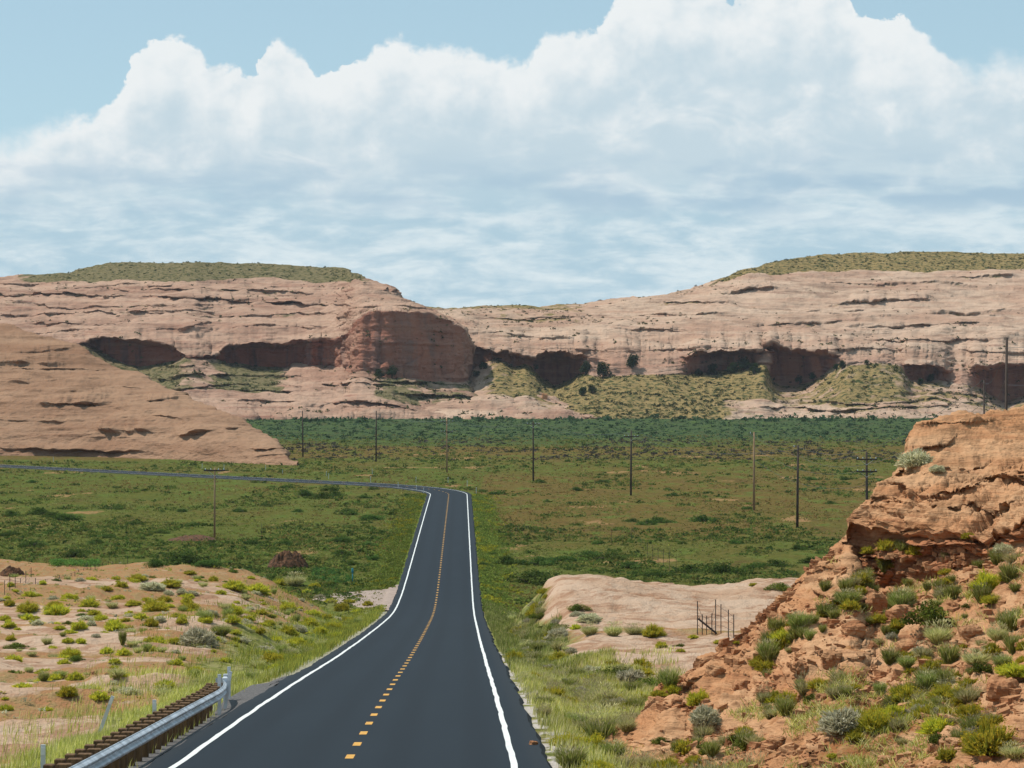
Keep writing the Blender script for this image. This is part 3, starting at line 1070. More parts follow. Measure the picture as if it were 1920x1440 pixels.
S1.line(cap0, smooth1(np.interp(pxs, [770, 1000, 1100, 1350, 1600, 2300], [1420, 1425, 1430, 1490, 1540, 1560]), 4), 70, veg=[(770, 0.28), (1080, 0.3), (1140, 0.1), (2300, 0.05)])
sky = [(770, 576), (800, 578), (860, 578), (880, 575), (900, 573), (960, 573), (1040, 574), (1095, 575), (1108, 569), (1140, 564), (1200, 556), (1250, 549), (1300, 541),
       (1335, 529), (1360, 521), (1385, 511), (1410, 500), (1440, 490), (1470, 484), (1500, 480), (1560, 476), (1600, 473), (1650, 471), (1700, 470), (1920, 473), (2300, 478)]
S1.line(sky, smooth1(np.interp(pxs, [770, 1000, 1100, 1350, 1420, 1600, 2300], [1500, 1510, 1500, 1530, 1570, 1640, 1660]), 4), 34,
        veg=[(770, 0.6), (1080, 0.55), (1110, 0.2), (1330, 0.25), (1365, 1.0), (2300, 1.0)], led=0.15, sm=1.5)
und1 = [(1340, 1470, [(1340, 553), (1400, 541), (1470, 546)], 16, 20), (1520, 1780, [(1520, 573), (1600, 566), (1780, 562)], 15, 18),
        (1120, 1400, [(1120, 586), (1400, 598)], 8, 12), (1740, 1930, [(1740, 516), (1930, 520)], 11, 9), (1380, 1640, [(1380, 607), (1640, 602)], 8, 12), (1180, 1420, [(1180, 568), (1420, 566)], 7, 12),
        (890, 1100, [(890, 592), (1100, 600)], 9, 12), (1560, 1940, [(1560, 612), (1940, 605)], 9, 12), (1480, 1940, [(1480, 632), (1940, 640)], 6, 12), (1420, 1930, [(1420, 530), (1930, 536)], 7, 11), (1380, 1700, [(1380, 580), (1700, 586)], 6, 10),
        (1700, 1940, [(1700, 585), (1940, 582)], 7, 11), (1080, 1330, [(1080, 618), (1330, 622)], 5, 10), (880, 1060, [(880, 625), (1060, 632)], 5, 10), (1500, 1800, [(1500, 652), (1800, 662)], 4, 9), (1350, 1900, [(1350, 770), (1600, 764), (1900, 772)], 8, 10),
        (1420, 1900, [(1420, 752), (1900, 756)], 6, 8), (1640, 1900, [(1640, 738), (1900, 744)], 5, 7)]
und1 = [(a, b, ln, 0.75 * A_, hu) for a, b, ln, A_, hu in und1]
o = S1.build('mesa', M_MESA2, 3.0, 1.2, 45, seed=5, layH=6, layA=2.5, und=und1, closedback=200, soft=0.14, shelf=0.5, blocks=((9.0, 1.6, 4.0),))
tag(o, 'long pale pink sandstone mesa with shadowed alcoves and a flat green cap on the right', 'mesa', kind='structure')

# ---- left mesa with the dark bluff
S2 = Sheet(np.concatenate([np.arange(-2300, -420, 25.0), np.arange(-420, -40, 6.0), np.arange(-40, 640, 1.6), np.arange(640, 905, 0.9), np.arange(905, 1150, 2.0)]), 6, (-1100, -2200))
pxs = S2.px
base2 = [(-420, 790), (300, 785), (430, 779), (560, 781), (800, 785), (1000, 787), (1130, 786), (1150, 788)]
S2.line(830, 1150, 1, led=0)
S2.line(base2, 1165 + 9 * n2(pxs, pxs * 0, 45, 1, 4, 121), 1, led=0, veg=0.25)
lip2 = [(-420, 640), (0, 640), (140, 648), (158, 646), (175, 640), (200, 633), (250, 634), (280, 640), (300, 648), (325, 656), (343, 662), (355, 668), (372, 670), (395, 672), (412, 667), (430, 651),
        (470, 643), (520, 640), (600, 636), (640, 632), (655, 620), (672, 600), (690, 589), (712, 584), (760, 583), (800, 588), (825, 597), (845, 606), (862, 612), (874, 622), (880, 634),
        (884, 668), (888, 700), (894, 706), (905, 711), (930, 720), (1000, 739), (1060, 757), (1130, 781), (1150, 786)]
foot2 = [(-420, 690), (0, 668), (158, 648), (200, 668), (240, 684), (262, 690), (300, 686), (330, 678), (345, 668), (355, 670), (372, 672), (395, 676), (412, 680), (450, 684), (500, 689), (540, 690),
         (552, 684), (600, 688), (640, 691), (660, 700), (700, 709), (760, 716), (800, 719), (850, 720), (878, 714), (884, 712), (888, 709), (894, 709), (905, 712.5), (930, 721), (1000, 740), (1060, 758), (1130, 782), (1150, 787)]
lv = smooth1(np.interp(pxs, *zip(*lip2)), 1.2)
fv = smooth1(np.interp(pxs, *zip(*foot2)), 1.2)
jl = 4.0 * n2(pxs, pxs * 0, 18, 1, 5, 111) * (pxs < 880)
lv = np.minimum(lv + jl, fv - 1.0)
d2 = smooth1(np.interp(pxs, [-420, 0, 160, 350, 420, 540, 630, 650, 664, 680, 760, 850, 876, 884, 892, 920, 1000, 1150],
                       [1330, 1330, 1310, 1275, 1290, 1298, 1290, 1274, 1244, 1236, 1238, 1250, 1264, 1295, 1305, 1285, 1240, 1190]), 1.5) + 5 * n2(pxs, pxs * 0, 40, 1, 3, 112)
r2 = smooth1(np.interp(pxs, [-420, 150, 180, 250, 310, 345, 360, 400, 430, 480, 540, 580, 640, 660, 700, 760, 860, 885, 900, 1150],
                       [2, 2, 14, 22, 18, 4, 2, 4, 16, 22, 14, 7, 4, 3, 4, 5, 4, 2, 1, 0]), 2.0)
bv = S2.lines[1]['py']
S2.line(bv * 0.55 + fv * 0.45, d2 * 0.45 + 1165 * 0.55, 44, led=1.3, veg=[(-420, 0.1), (640, 0.05), (1150, 0.05)])
ln2 = sstep(630, 690, pxs) * sstep(884, 870, pxs)
r2 = r2 * 0.75
S2.line(fv, d2 + r2 - 4 * ln2, 44, led=1.2, veg=[(-420, 0.3), (170, 0.6), (330, 0.75), (380, 0.15), (400, 0.5), (430, 0.85), (520, 0.8), (545, 0.1), (680, 0.1), (700, 0.5), (760, 0.55), (860, 0.4), (900, 0.5), (940, 0.2), (1150, 0.05)])
S2.line(fv * 0.12 + lv * 0.88, d2 + r2 * 0.9 + 2 * ln2, 56, cliff=[(-420, 0.4), (150, 0.4), (170, 1), (600, 1), (640, 0.55), (668, 0.35), (690, 0.8), (860, 0.7), (886, 0.5), (900, 0), (1150, 0)], led=[(-420, .7), (640, 0.6), (700, 0.5), (880, 0.4), (1150, 0.2)])
S2.line(lv, d2 - 1.0 + 6 * ln2, 6, cliff=[(-420, 0.2), (170, 0.7), (870, 0.7), (890, 0), (1150, 0)], led=0)
m0 = [(-420, 620), (0, 612), (200, 606), (400, 612), (560, 606), (640, 590), (680, 574), (740, 570), (790, 577), (830, 592), (858, 605), (872, 616), (880, 632), (884, 667), (888, 699), (894, 705), (905, 710), (930, 719.5), (1000, 738.5), (1060, 756.5), (1130, 780.5), (1150, 785.5)]
m0v = np.minimum(smooth1(np.interp(pxs, *zip(*m0)), 1.5), lv - 0.3)
S2.line(m0v, d2 + np.interp(pxs, [-420, 640, 800, 860, 884, 1150], [45, 45, 42, 26, 6, 2]), 40, cliff=0, veg=0.0, led=0.7)
m1 = [(-420, 540), (0, 536), (130, 530), (250, 528), (400, 526), (500, 524), (600, 527), (680, 528), (730, 552), (770, 570), (800, 581), (830, 590), (858, 604), (872, 615), (880, 631), (884, 666), (888, 698), (894, 704), (905, 709.5), (930, 719), (1150, 785)]
m1v = np.minimum(smooth1(np.interp(pxs, *zip(*m1)), 1.5), m0v - 0.2)
m1v = np.where(pxs > 900, m0v - 0.3, m1v)
d3 = d2 + np.interp(pxs, [-420, 500, 680, 770, 850, 884, 1150], [190, 190, 170, 110, 45, 8, 5])
S2.line(m1v, d3, 96, veg=[(-420, 0.12), (600, 0.14), (700, 0.05), (1150, 0)], led=1.1)
sk2 = [(-420, 545), (-100, 530), (0, 521), (30, 516), (60, 514), (130, 512), (145, 503), (160, 498), (200, 491), (280, 490), (400, 490), (470, 491), (530, 493), (600, 499), (650, 507), (690, 520), (715, 533), (740, 547), (765, 561), (785, 572), (800, 578),
       (830, 587), (845, 592), (860, 602), (872, 613), (880, 629), (884, 664), (888, 696), (894, 702), (905, 708), (930, 718), (1000, 737), (1060, 755), (1130, 779), (1150, 784)]
s2v = np.minimum(smooth1(np.interp(pxs, *zip(*sk2)), 1.2), m1v - 0.2)
S2.line(s2v, d3 + np.interp(pxs, [-420, 600, 700, 884, 1150], [80, 80, 40, 4, 4]), 26, veg=[(-420, 0.1), (30, 0.2), (60, 0.8), (600, 0.95), (665, 0.85), (700, 0.1), (1150, 0)], led=0.3)
und2 = [(225, 690, [(225, 553), (400, 562), (520, 566), (690, 571)], 17, 16), (-140, 300, [(-140, 552), (100, 555), (300, 556)], 10, 14), (270, 340, [(270, 532), (340, 536)], 13, 10), (100, 700, [(100, 541), (350, 545), (700, 552)], 7, 9),
        (320, 440, [(320, 622), (380, 606), (440, 598)], 5, 14), (690, 745, [(690, 545), (715, 540), (745, 552)], 12, 9), (-140, 420, [(-140, 585), (420, 590)], 7, 14), (300, 690, [(300, 594), (690, 584)], 6, 11),
        (-140, 330, [(-140, 606), (330, 612)], 5, 12), (-140, 250, [(-140, 625), (250, 622)], 4, 10), (380, 640, [(380, 618), (640, 612)], 4.5, 12), (-140, 560, [(-140, 570), (560, 577)], 5, 9),
        (580, 800, [(580, 768), (620, 756), (700, 758), (800, 766)], 11, 16), (330, 640, [(330, 727), (640, 738)], 8, 11), (700, 1060, [(700, 736), (850, 742), (1060, 763)], 9, 10), (630, 900, [(630, 712), (900, 726)], 6, 9),
        (300, 460, [(300, 707), (460, 703)], 6, 9), (680, 870, [(680, 642), (870, 648)], 2.2, 12), (560, 760, [(560, 722), (760, 727)], 6, 8), (400, 620, [(400, 752), (620, 752)], 5, 9), (780, 1010, [(780, 756), (1010, 766)], 5, 8)]
und2 = [(a, b, ln, 0.78 * A_, hu) for a, b, ln, A_, hu in und2]
o = S2.build('mesa', M_MESA, 3.0, 1.2, 42, seed=9, layH=5.5, layA=2.7, und=und2, closedback=160, soft=0.14, shelf=0.42, blocks=((9.0, 1.6, 3.0),))
tag(o, 'pale sandstone mesa with a green top and a tall dark shadowed bluff at its right end', 'mesa', kind='structure')

# ---- left dome, close behind the road
S3 = Sheet(np.concatenate([np.arange(-1500, -420, 15.0), np.arange(-420, -20, 5.0), np.arange(-20, 560, 1.0)]), 4, (-700, -1450))
pxs = S3.px
sk3 = [(-420, 540), (-200, 560), (-60, 592), (0, 606), (30, 613), (60, 622), (100, 635), (150, 652), (175, 667), (200, 681), (240, 697), (270, 708), (300, 719), (325, 731), (345, 741), (375, 751), (400, 761), (425, 773), (450, 787), (475, 801), (500, 815),
       (520, 829), (528, 841), (535, 855), (539, 866), (560, 868)]
s3v = smooth1(np.interp(pxs, *zip(*sk3)), 2.5)
b3 = [(-420, 848), (0, 851), (200, 854), (300, 857.5), (400, 862), (500, 866.5), (560, 869)]
b3v = smooth1(np.interp(pxs, *zip(*b3)), 14)
db = 22.9 * F / (b3v - 688)
S3.line(b3v + 30, db - 6, 1, led=0, veg=0.1)
S3.line(b3v + 2, db - 2, 2, led=0, veg=0.1)
S3.line(b3v - 0.20 * (b3v - s3v), db + 0.035 * (b3v - s3v), 70, veg=0.0)
S3.line(b3v - 0.6 * (b3v - s3v), db + 0.20 * (b3v - s3v), 110, veg=0.0)
S3.line(s3v, db + 0.52 * (b3v - s3v) + 2, 90, veg=0.0)
und3 = [(50, 225, [(50, 762), (120, 753), (225, 747)], 7, 30), (265, 350, [(265, 756), (310, 745), (350, 736)], 9, 26), (150, 330, [(150, 814), (200, 806), (260, 806), (330, 801)], 5, 40), (325, 415, [(325, 817), (365, 811), (415, 805)], 4, 20),
        (-60, 145, [(-60, 676), (60, 677), (145, 681)], 7, 26), (-60, 250, [(-60, 684), (250, 694)], 3.0, 8), (0, 165, [(0, 655), (165, 652)], 5, 16), (-60, 300, [(-60, 713), (300, 709)], 2.0, 16),
        (170, 300, [(170, 726), (300, 728)], 2.5, 10), (415, 462, [(415, 805), (462, 803)], 3, 10), (-40, 310, [(-40, 838), (130, 841), (310, 846)], 3.5, 14), (470, 535, [(470, 842), (535, 846)], 2.5, 12),
        (60, 330, [(60, 738), (200, 729), (330, 738)], 1.6, 12), (-60, 200, [(-60, 790), (200, 782)], 1.6, 14), (230, 480, [(230, 776), (480, 800)], 1.4, 12)]
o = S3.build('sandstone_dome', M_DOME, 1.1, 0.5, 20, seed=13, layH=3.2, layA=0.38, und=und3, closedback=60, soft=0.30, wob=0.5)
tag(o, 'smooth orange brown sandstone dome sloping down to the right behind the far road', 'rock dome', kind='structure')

# ---- road-cut outcrop on the right, near
S4 = Sheet(np.concatenate([np.arange(1150, 1940, 1.6), np.arange(1940, 2300, 4.0), np.arange(2300, 3000, 8.0)]), 0.55)
pxs = S4.px
sk4 = [(1150, 1412), (1172, 1398), (1182, 1378), (1195, 1355), (1215, 1328), (1240, 1300), (1262, 1284), (1290, 1270), (1320, 1240), (1352, 1218), (1370, 1205), (1400, 1188), (1425, 1165), (1450, 1140), (1478, 1112), (1500, 1088), (1530, 1062),
       (1560, 1042), (1585, 1028), (1598, 1012), (1602, 985), (1600, 962), (1612, 945), (1632, 930), (1650, 905), (1664, 890), (1672, 872), (1690, 858), (1700, 842), (1708, 822), (1722, 812), (1745, 800), (1772, 785), (1800, 779), (1850, 772), (1920, 763), (2000, 752), (2300, 730)]
s4v = smooth1(np.interp(pxs, *zip(*sk4)), 1.2)
d4s = smooth1(np.interp(pxs, [1150, 1182, 1230, 1290, 1400, 1500, 1596, 1610, 1720, 1920, 2300], [63, 64, 67, 69.5, 73, 75, 76, 75, 80, 86, 92]), 3)
bot = np.interp(pxs, [1150, 1182, 1262, 1320, 2300], [1424, 1420, 1468, 1490, 1490])
d4b = np.interp(pxs, [1150, 1182, 1262, 1400, 1600, 1920, 2300], [60, 58.5, 54, 50.5, 46.5, 40, 34])
rim = [(1150, 1413), (1590, 1030), (1600, 984), (1640, 990), (1680, 996), (1740, 990), (1790, 1000), (1840, 1006), (1880, 998), (1920, 985), (2000, 965), (2300, 930)]
ft4 = [(1150, 1416), (1580, 1040), (1605, 1060), (1640, 1100), (1680, 1098), (1740, 1085), (1800, 1070), (1860, 1040), (1920, 1015), (2000, 990), (2300, 955)]
rimv = np.maximum(smooth1(np.interp(pxs, *zip(*rim)), 2), s4v + 1.0)
ftv = np.maximum(smooth1(np.interp(pxs, *zip(*ft4)), 2), rimv + 1.0)
has = sstep(1585, 1610, pxs)
rimv = np.where(has > 0, rimv, s4v + 1.0)
rimv = rimv * has + (s4v + 1.0) * (1 - has)
ftv = ftv * has + (s4v + 3.0) * (1 - has)
d4f = np.interp(pxs, [1150, 1595, 1640, 1720, 1920, 2300], [75.2, 75.2, 74.2, 72.5, 68, 62])
d4f = np.where(has > 0.5, d4f, d4s - 0.4)
d4f = smooth1(d4f, 4)
mid = (bot + ftv) * 0.5
_gx = (pxs - 960) / F * (d4b - 5.5)
_gz = ground(_gx, d4b - 5.5) - 0.6
S4.line(688 + F * (CAMZ - _gz) / (d4b - 5.5), d4b - 5.5, 1, led=0.1, veg=0.4)
S4.line(bot + 30, d4b - 3.5, 8, led=0.3, veg=0.3)
S4.line(bot, d4b, 6, led=0.3, veg=0.35)
def vegout(px):
    return 0.42 + 0.0 * px
S4.line(mid, d4b * 0.56 + d4f * 0.44, 150, led=0.9, veg=[(1150, 0.05), (1300, 0.12), (1420, 0.30), (1560, 0.5), (1700, 0.5), (1850, 0.3), (1900, 0.2), (2300, 0.2)])
clf = [(1150, 0), (1588, 0), (1606, 1), (2300, 1)]
S4.line(ftv, d4f + 0.30 * has, 130, led=1.0, veg=[(1150, 0.05), (1300, 0.05), (1420, 0.12), (1520, 0.25), (1600, 0.3), (1650, 0.15), (1720, 0.2), (1850, 0.35), (1920, 0.3), (2300, 0.2)])
S4.line(rimv * 0.85 + ftv * 0.15, d4f + 0.45 * has, 70, cliff=[(a, 0.6 * b) for a, b in clf], led=[(a, 0.1 + 1.2 * b) for a, b in clf])
S4.line(rimv, d4f - 0.15 * has, 16, cliff=[(a, 0.35 * b) for a, b in clf], led=0.1)
cp4 = rimv * 0.45 + s4v * 0.55
S4.line(cp4, d4f * 0.55 + d4s * 0.45, 90, led=[(a, 0.1 + 1.3 * b) for a, b in clf], veg=0.0)
S4.line(s4v, d4s, 70, led=[(a, 0.1 + 0.3 * b) for a, b in clf], veg=0.0)
und4 = [(1640, 1900, [(1640, 930), (1700, 940), (1760, 925), (1900, 900)], 0.5, 40), (1700, 1880, [(1700, 876), (1790, 866), (1880, 850)], 0.45, 40), (1700, 1800, [(1700, 838), (1740, 828), (1800, 822)], 0.35, 16),
        (1660, 1800, [(1660, 905), (1800, 890)], 0.5, 22), (1720, 1960, [(1720, 962), (1800, 958), (1960, 944)], 0.5, 28), (1600, 1720, [(1600, 1040), (1720, 1050)], 0.5, 24), (1690, 1900, [(1690, 1024), (1900, 1018)], 0.45, 20),
        (1380, 1480, [(1380, 1240), (1480, 1180)], 0.35, 18), (1570, 1720, [(1570, 1172), (1640, 1165), (1720, 1176)], 0.5, 26), (1500, 1640, [(1500, 1250), (1640, 1230)], 0.3, 18), (1220, 1400, [(1220, 1350), (1400, 1310)], 0.22, 18),
        (1250, 1340, [(1250, 1306), (1340, 1268)], 0.3, 14), (1820, 1960, [(1820, 1310), (1960, 1260)], 0.35, 40), (1440, 1600, [(1440, 1120), (1530, 1085), (1600, 1062)], 0.22, 16)]
o_out = S4.build('road_cut_outcrop', M_OUT, 0.40, 0.22, 4.0, seed=17, layH=0.85, layA=0.36, und=und4, closedback=6, drop=9,
                 blocks=((1.7, 1.5, 0.55), (0.62, 2.0, 0.34), (0.24, 1.8, 0.13)))
tag(o_out, 'crumbling orange sandstone road cut with overhanging ledges rising on the right', 'outcrop', kind='structure')

# ------------------------------------------------------------------ finding places on the finished terrain
bpy.context.view_layer.update()
DEPS = bpy.context.evaluated_depsgraph_get()
CAMV = Vector((0, 0, CAMZ))


def hit(px, py):
    t = P(px, py, 100.0)
    d = (Vector(t) - CAMV).normalized()
    ok, loc, nrm, idx, ob, mat = SC.ray_cast(DEPS, CAMV, d)
    return (loc, nrm, ob) if ok else (None, None, None)


# ------------------------------------------------------------------ plants
def pick_tint(n, cols, w=None, jit=0.18):
    c = np.array(cols)[rng.choice(len(cols), n, p=w)]
    return c * (1 + jit * rng.standard_normal((n, 1)))


def blades(base, tip, width, tint, bend=0.0):
    """thin two-piece leaves from base to tip -> verts, tris, vertex tint"""
    n = len(base)
    ax = tip - base
    side = np.cross(ax, rng.standard_normal((n, 3)))
    side /= np.linalg.norm(side, axis=1)[:, None] + 1e-9
    w = np.broadcast_to(width, (n,))[:, None]
    midp = base + 0.55 * ax + np.array([0, 0, 1.0]) * (bend * np.linalg.norm(ax, axis=1))[:, None]
    v = np.stack([base - side * w * 0.4, base + side * w * 0.4, midp + side * w * 0.5, midp - side * w * 0.5, tip], 1)
    k = np.arange(n)[:, None] * 5
    f = np.concatenate([k + [[0, 1, 2]], k + [[0, 2, 3]], k + [[3, 2, 4]]])
    return v.reshape(-1, 3), f, np.repeat(np.clip(tint, 0.003, 0.9), 5, 0)


def leaves(c, size, tint, flat=0.0):
    """small leaf facets at points c"""
    n = len(c)
    a = rng.standard_normal((n, 3))
    a[:, 2] *= 1 - flat
    a /= np.linalg.norm(a, axis=1)[:, None]
    b = np.cross(a, rng.standard_normal((n, 3)))
    b /= np.linalg.norm(b, axis=1)[:, None] + 1e-9
    s = np.broadcast_to(size, (n,))[:, None]
    v = np.stack([c - a * s, c + b * s * 0.55, c + a * s, c - b * s * 0.55], 1)
    f = np.arange(n)[:, None] * 4 + [[0, 1, 2, 3]]
    return v.reshape(-1, 3), f, np.repeat(np.clip(tint, 0.003, 0.9), 4, 0)


def dome_dirs(n, flat=0.0):
    d = rng.standard_normal((n, 3))
    d[:, 2] = np.abs(d[:, 2]) * (1 - flat)
    return d / np.linalg.norm(d, axis=1)[:, None]


def lumpy(d, seed, amt=0.35):
    return 1 + amt * fbm(d * 2.2 + seed * 7.1, 3, seed)


def stems_mesh(n, R, H, seed):
    """woody base: branches forking from one root"""
    b = MB()
    v = [np.array([0, 0, -0.05])]
    q, t = [], []
    for k in range(n):
        d = dome_dirs(1)[0]
        e = np.array([d[0] * R, d[1] * R, abs(d[2]) * H]) * 0.8
        m = e * 0.5 + np.array([0, 0, 0.08 * H]) + 0.05 * R * rng.standard_normal(3)
        a = np.cross(d, [0.3, 0.2, 1.0])
        a /= np.linalg.norm(a)
        c = np.cross(a, d)
        w = 0.018 * R + 0.005
        i0 = len(v)
        v += [m + a * w, m + c * w, m - a * w, m - c * w, e]
        for u in range(4):
            t.append((0, i0 + u, i0 + (u + 1) % 4))
            t.append((i0 + 4, i0 + (u + 1) % 4, i0 + u))
    b.add(np.array(v), None, t)
    return b


KINDS = {
    # cols, weights
    'R': ([(0.52, 0.48, 0.05), (0.40, 0.41, 0.05), (0.60, 0.50, 0.05), (0.24, 0.28, 0.04)], [0.35, 0.3, 0.2, 0.15]),
    'S': ([(0.47, 0.43, 0.27), (0.60, 0.56, 0.40), (0.35, 0.33, 0.19)], [0.45, 0.3, 0.25]),
    'D': ([(0.085, 0.115, 0.022), (0.12, 0.155, 0.028), (0.17, 0.185, 0.035)], [0.4, 0.35, 0.25]),
    'T': ([(0.22, 0.27, 0.06), (0.31, 0.33, 0.08), (0.38, 0.37, 0.13)], [0.45, 0.35, 0.2]),
    'P': ([(0.58, 0.53, 0.27), (0.47, 0.44, 0.17), (0.32, 0.33, 0.10)], [0.35, 0.4, 0.25]),
    'V': ([(0.06, 0.105, 0.025), (0.085, 0.135, 0.032), (0.115, 0.16, 0.04)], [0.4, 0.35, 0.25]),
}
NAMES = {'R': 'rabbitbrush', 'S': 'sagebrush', 'D': 'greasewood_shrub', 'T': 'grass_tuft', 'P': 'dry_grass_tuft', 'V': 'valley_shrub'}


PARR = {}


def make_proto(kind, seed, big):
    """unit plant: about 1 m wide"""
    cols, w = KINDS[kind]
    name = NAMES[kind]
    k = 2.4 if big else 1.0
    if kind in 'R':
        n = int(950 * k)
        d = dome_dirs(n)
        L = lumpy(d, seed, 0.5)[:, None]
        tip = d * np.array([0.5, 0.5, 0.52]) * L * rng.uniform(0.72, 1.02, (n, 1))
        base = tip * rng.uniform(0.35, 0.7, (n, 1)) + 0.03 * rng.standard_normal((n, 3))
        base[:, 2] = np.abs(base[:, 2]) * 0.8
        tip[:, 2] += 0.10 * rng.random(n)
        v, f, c = blades(base, tip, 0.042 / math.sqrt(k), pick_tint(n, cols, w))
    elif kind == 'S':
        n = int(1100 * k)
        d = dome_dirs(n)
        L = lumpy(d, seed, 0.3)[:, None]
        tip = d * np.array([0.5, 0.5, 0.5]) * L * rng.uniform(0.7, 1.03, (n, 1))
        base = tip * rng.uniform(0.55, 0.85, (n, 1)) + 0.04 * rng.standard_normal((n, 3))
        v, f, c = blades(base, tip, 0.036 / math.sqrt(k), pick_tint(n, cols, w, 0.22))
    elif kind in 'DV':
        n = int(1000 * k)
        nc = 16
        cc = dome_dirs(nc) * np.array([0.36, 0.36, 0.30]) * rng.uniform(0.5, 1.1, (nc, 1))
        j = rng.integers(0, nc, n)
        p = cc[j] + dome_dirs(n) * rng.choice([-1, 1], (n, 1)) * 0.17 * rng.uniform(0.5, 1.0, (n, 1))
        p[:, 2] = np.abs(p[:, 2])
        cl = pick_tint(nc, cols, w, 0.15)
        v, f, c = leaves(p, 0.040 / math.sqrt(k) * rng.uniform(0.7, 1.3, n), cl[j] * (1 + 0.2 * rng.standard_normal((n, 1))))
    else:
        n = int(520 * k)
        a = rng.uniform(0, 2 * math.pi, n)
        r0 = 0.16 * np.sqrt(rng.random(n))
        base = np.stack([r0 * np.cos(a), r0 * np.sin(a), np.zeros(n)], 1)
        sp = rng.uniform(0.05, 0.42, n)
        a2 = a + 0.6 * rng.standard_normal(n)
        tip = base + np.stack([sp * np.cos(a2), sp * np.sin(a2), rng.uniform(0.35, 0.85, n) * (1.0 if kind == 'T' else 0.75)], 1)
        v, f, c = blades(base, tip, 0.022 / math.sqrt(k), pick_tint(n, cols, w), 0.10)
    if kind == 'R':
        n = int(170 * k)
        d = dome_dirs(n)
        d[:, 2] = np.abs(d[:, 2]) + 0.35
        d /= np.linalg.norm(d, axis=1)[:, None]
        p = d * np.array([0.5, 0.5, 0.54]) * lumpy(d, seed, 0.5)[:, None] * rng.uniform(0.95, 1.08, (n, 1))
        fv, ff, fc = leaves(p, 0.024, pick_tint(n, [(0.55, 0.43, 0.03), (0.42, 0.36, 0.04)]), 0.6)
        extra = (fv, ff, fc)
    elif kind in 'TP':
        n = int(70 * k)
        a = rng.uniform(0, 2 * math.pi, n)
        sp = rng.uniform(0.05, 0.4, n)
        p = np.stack([sp * np.cos(a), sp * np.sin(a), rng.uniform(0.45, 0.85, n)], 1)
        extra = blades(p, p + np.stack([0.05 * np.cos(a), 0.05 * np.sin(a), 0.10 + 0 * a], 1), 0.02, pick_tint(n, [(0.50, 0.44, 0.24), (0.40, 0.36, 0.17)]))
    else:
        extra = None
    fl = [f]
    if extra is not None:
        fl.append(extra[1] + len(v))
        v = np.concatenate([v, extra[0]])
        c = np.concatenate([c, extra[2]])
    if not big:
        PARR.setdefault(kind, []).append((v, fl, c))
    o = mesh_obj(name, v, fl, M_LEAF, dict(tint=c), False)
    if big and kind in 'RSDV':
        stems_mesh(26 if kind == 'S' else 14, 0.42, 0.42, seed).build('stem', M_BARK, o)
    return o


PROTO = {}
for k in 'RSDTPV':
    for big in (False, True):
        PROTO[k, big] = [make_proto(k, 3 + i, big) for i in range(4)]
USED = set()

LOOK = {'R': 'yellow-green rabbitbrush', 'S': 'silvery grey sagebrush', 'D': 'dark green leafy bush', 'T': 'tall green grass tuft',
        'P': 'pale straw grass tuft', 'V': 'deep green valley bush'}
LANDMARKS = {
    'left': [('by the road near the guardrail end', 540, 1235), ('at far left below the fence posts', 30, 1140), ('in the brush band left of the big sagebrush', 200, 1165),
             ('just behind the big grey sagebrush', 400, 1165), ('beside the road where it levels out', 600, 1160), ('on the pale bench under the red dirt pile', 510, 1095), ('near the row of dark steel fence posts', 130, 1100),
             ('on the far rim of the left slickrock', 330, 1085), ('on the bare pale rock left of the guardrail', 130, 1270), ('in front of the big grey sagebrush', 330, 1215)],
    'right': [('at the foot of the pale mound right of the road', 1020, 1170), ('on the pale mound right of the road', 1100, 1140), ('beside the gate posts right of the road', 1300, 1195), ('on the far edge of the pale mound', 1440, 1095),
              ('in the grass strip between road and outcrop', 1060, 1330), ('in the hollow in front of the pale mound', 1170, 1260), ('on the near rock shelf right of the road', 1080, 1225)],
    'hill': [('low on the rocky outcrop slope', 1350, 1370), ('mid-slope below the overhanging ledge', 1560, 1180), ('under the overhanging ledge of the outcrop', 1760, 1110), ('near the right frame edge on the outcrop', 1890, 1180),
             ('on the rubble slope of the outcrop', 1650, 1330), ('in the bottom right corner of the outcrop', 1860, 1400), ('on top of the outcrop', 1735, 870)],
    'valley': [('on the green flat at far left', 80, 970), ('on the flat below the lone tan pole', 350, 1040), ('on the flat left of the road near the bend', 620, 930), ('left of the road behind the red dirt pile', 640, 1010),
               ('right of the road before the pale mound', 1000, 1065), ('behind the pale mound', 1260, 1070), ('out on the flat right of the road', 1230, 980), ('beside the bend of the road', 910, 925), ('among the power poles', 1400, 900)]}


def put_plant(px, py, w, kind, area, lm=None, label=None, hk=None):
    loc, nrm, ob = hit(px, py)
    if loc is None or loc.y > 900 or ob.name.split('.')[0] in ('road', 'road_edge', 'edge_line', 'centre_line'):
        return None
    W = 1.22 * w * loc.y / F
    big = w >= 26 or label is not None
    src = random.choice(PROTO[kind, big])
    if src.name in USED:
        o = copy_tree(src)
    else:
        USED.add(src.name)
        o = src
    o.location = (loc.x, loc.y, loc.z - 0.03 * W)
    o.rotation_euler = (0, 0, random.uniform(0, 6.28))
    h = hk if hk is not None else random.uniform(0.52, 0.9)
    o.scale = (W, W * random.uniform(0.8, 1.2), W * h)
    size = 'large' if w >= 36 else 'medium' if w >= 22 else 'small'
    if label is None:
        if lm is None:
            lm = min(LANDMARKS[area], key=lambda q: math.hypot(q[1] - px, (q[2] - py) * 2))[0]
        label = '%s %s %s' % (size, LOOK[kind], lm)
    tag(o, label, 'grass tuft' if kind in 'TP' else 'shrub', {'left': 'plants on the slickrock left of the road', 'right': 'plants on the right roadside and pale mound',
                                                             'hill': 'plants on the rocky outcrop', 'valley': 'bushes on the green valley floor'}[area])
    return o


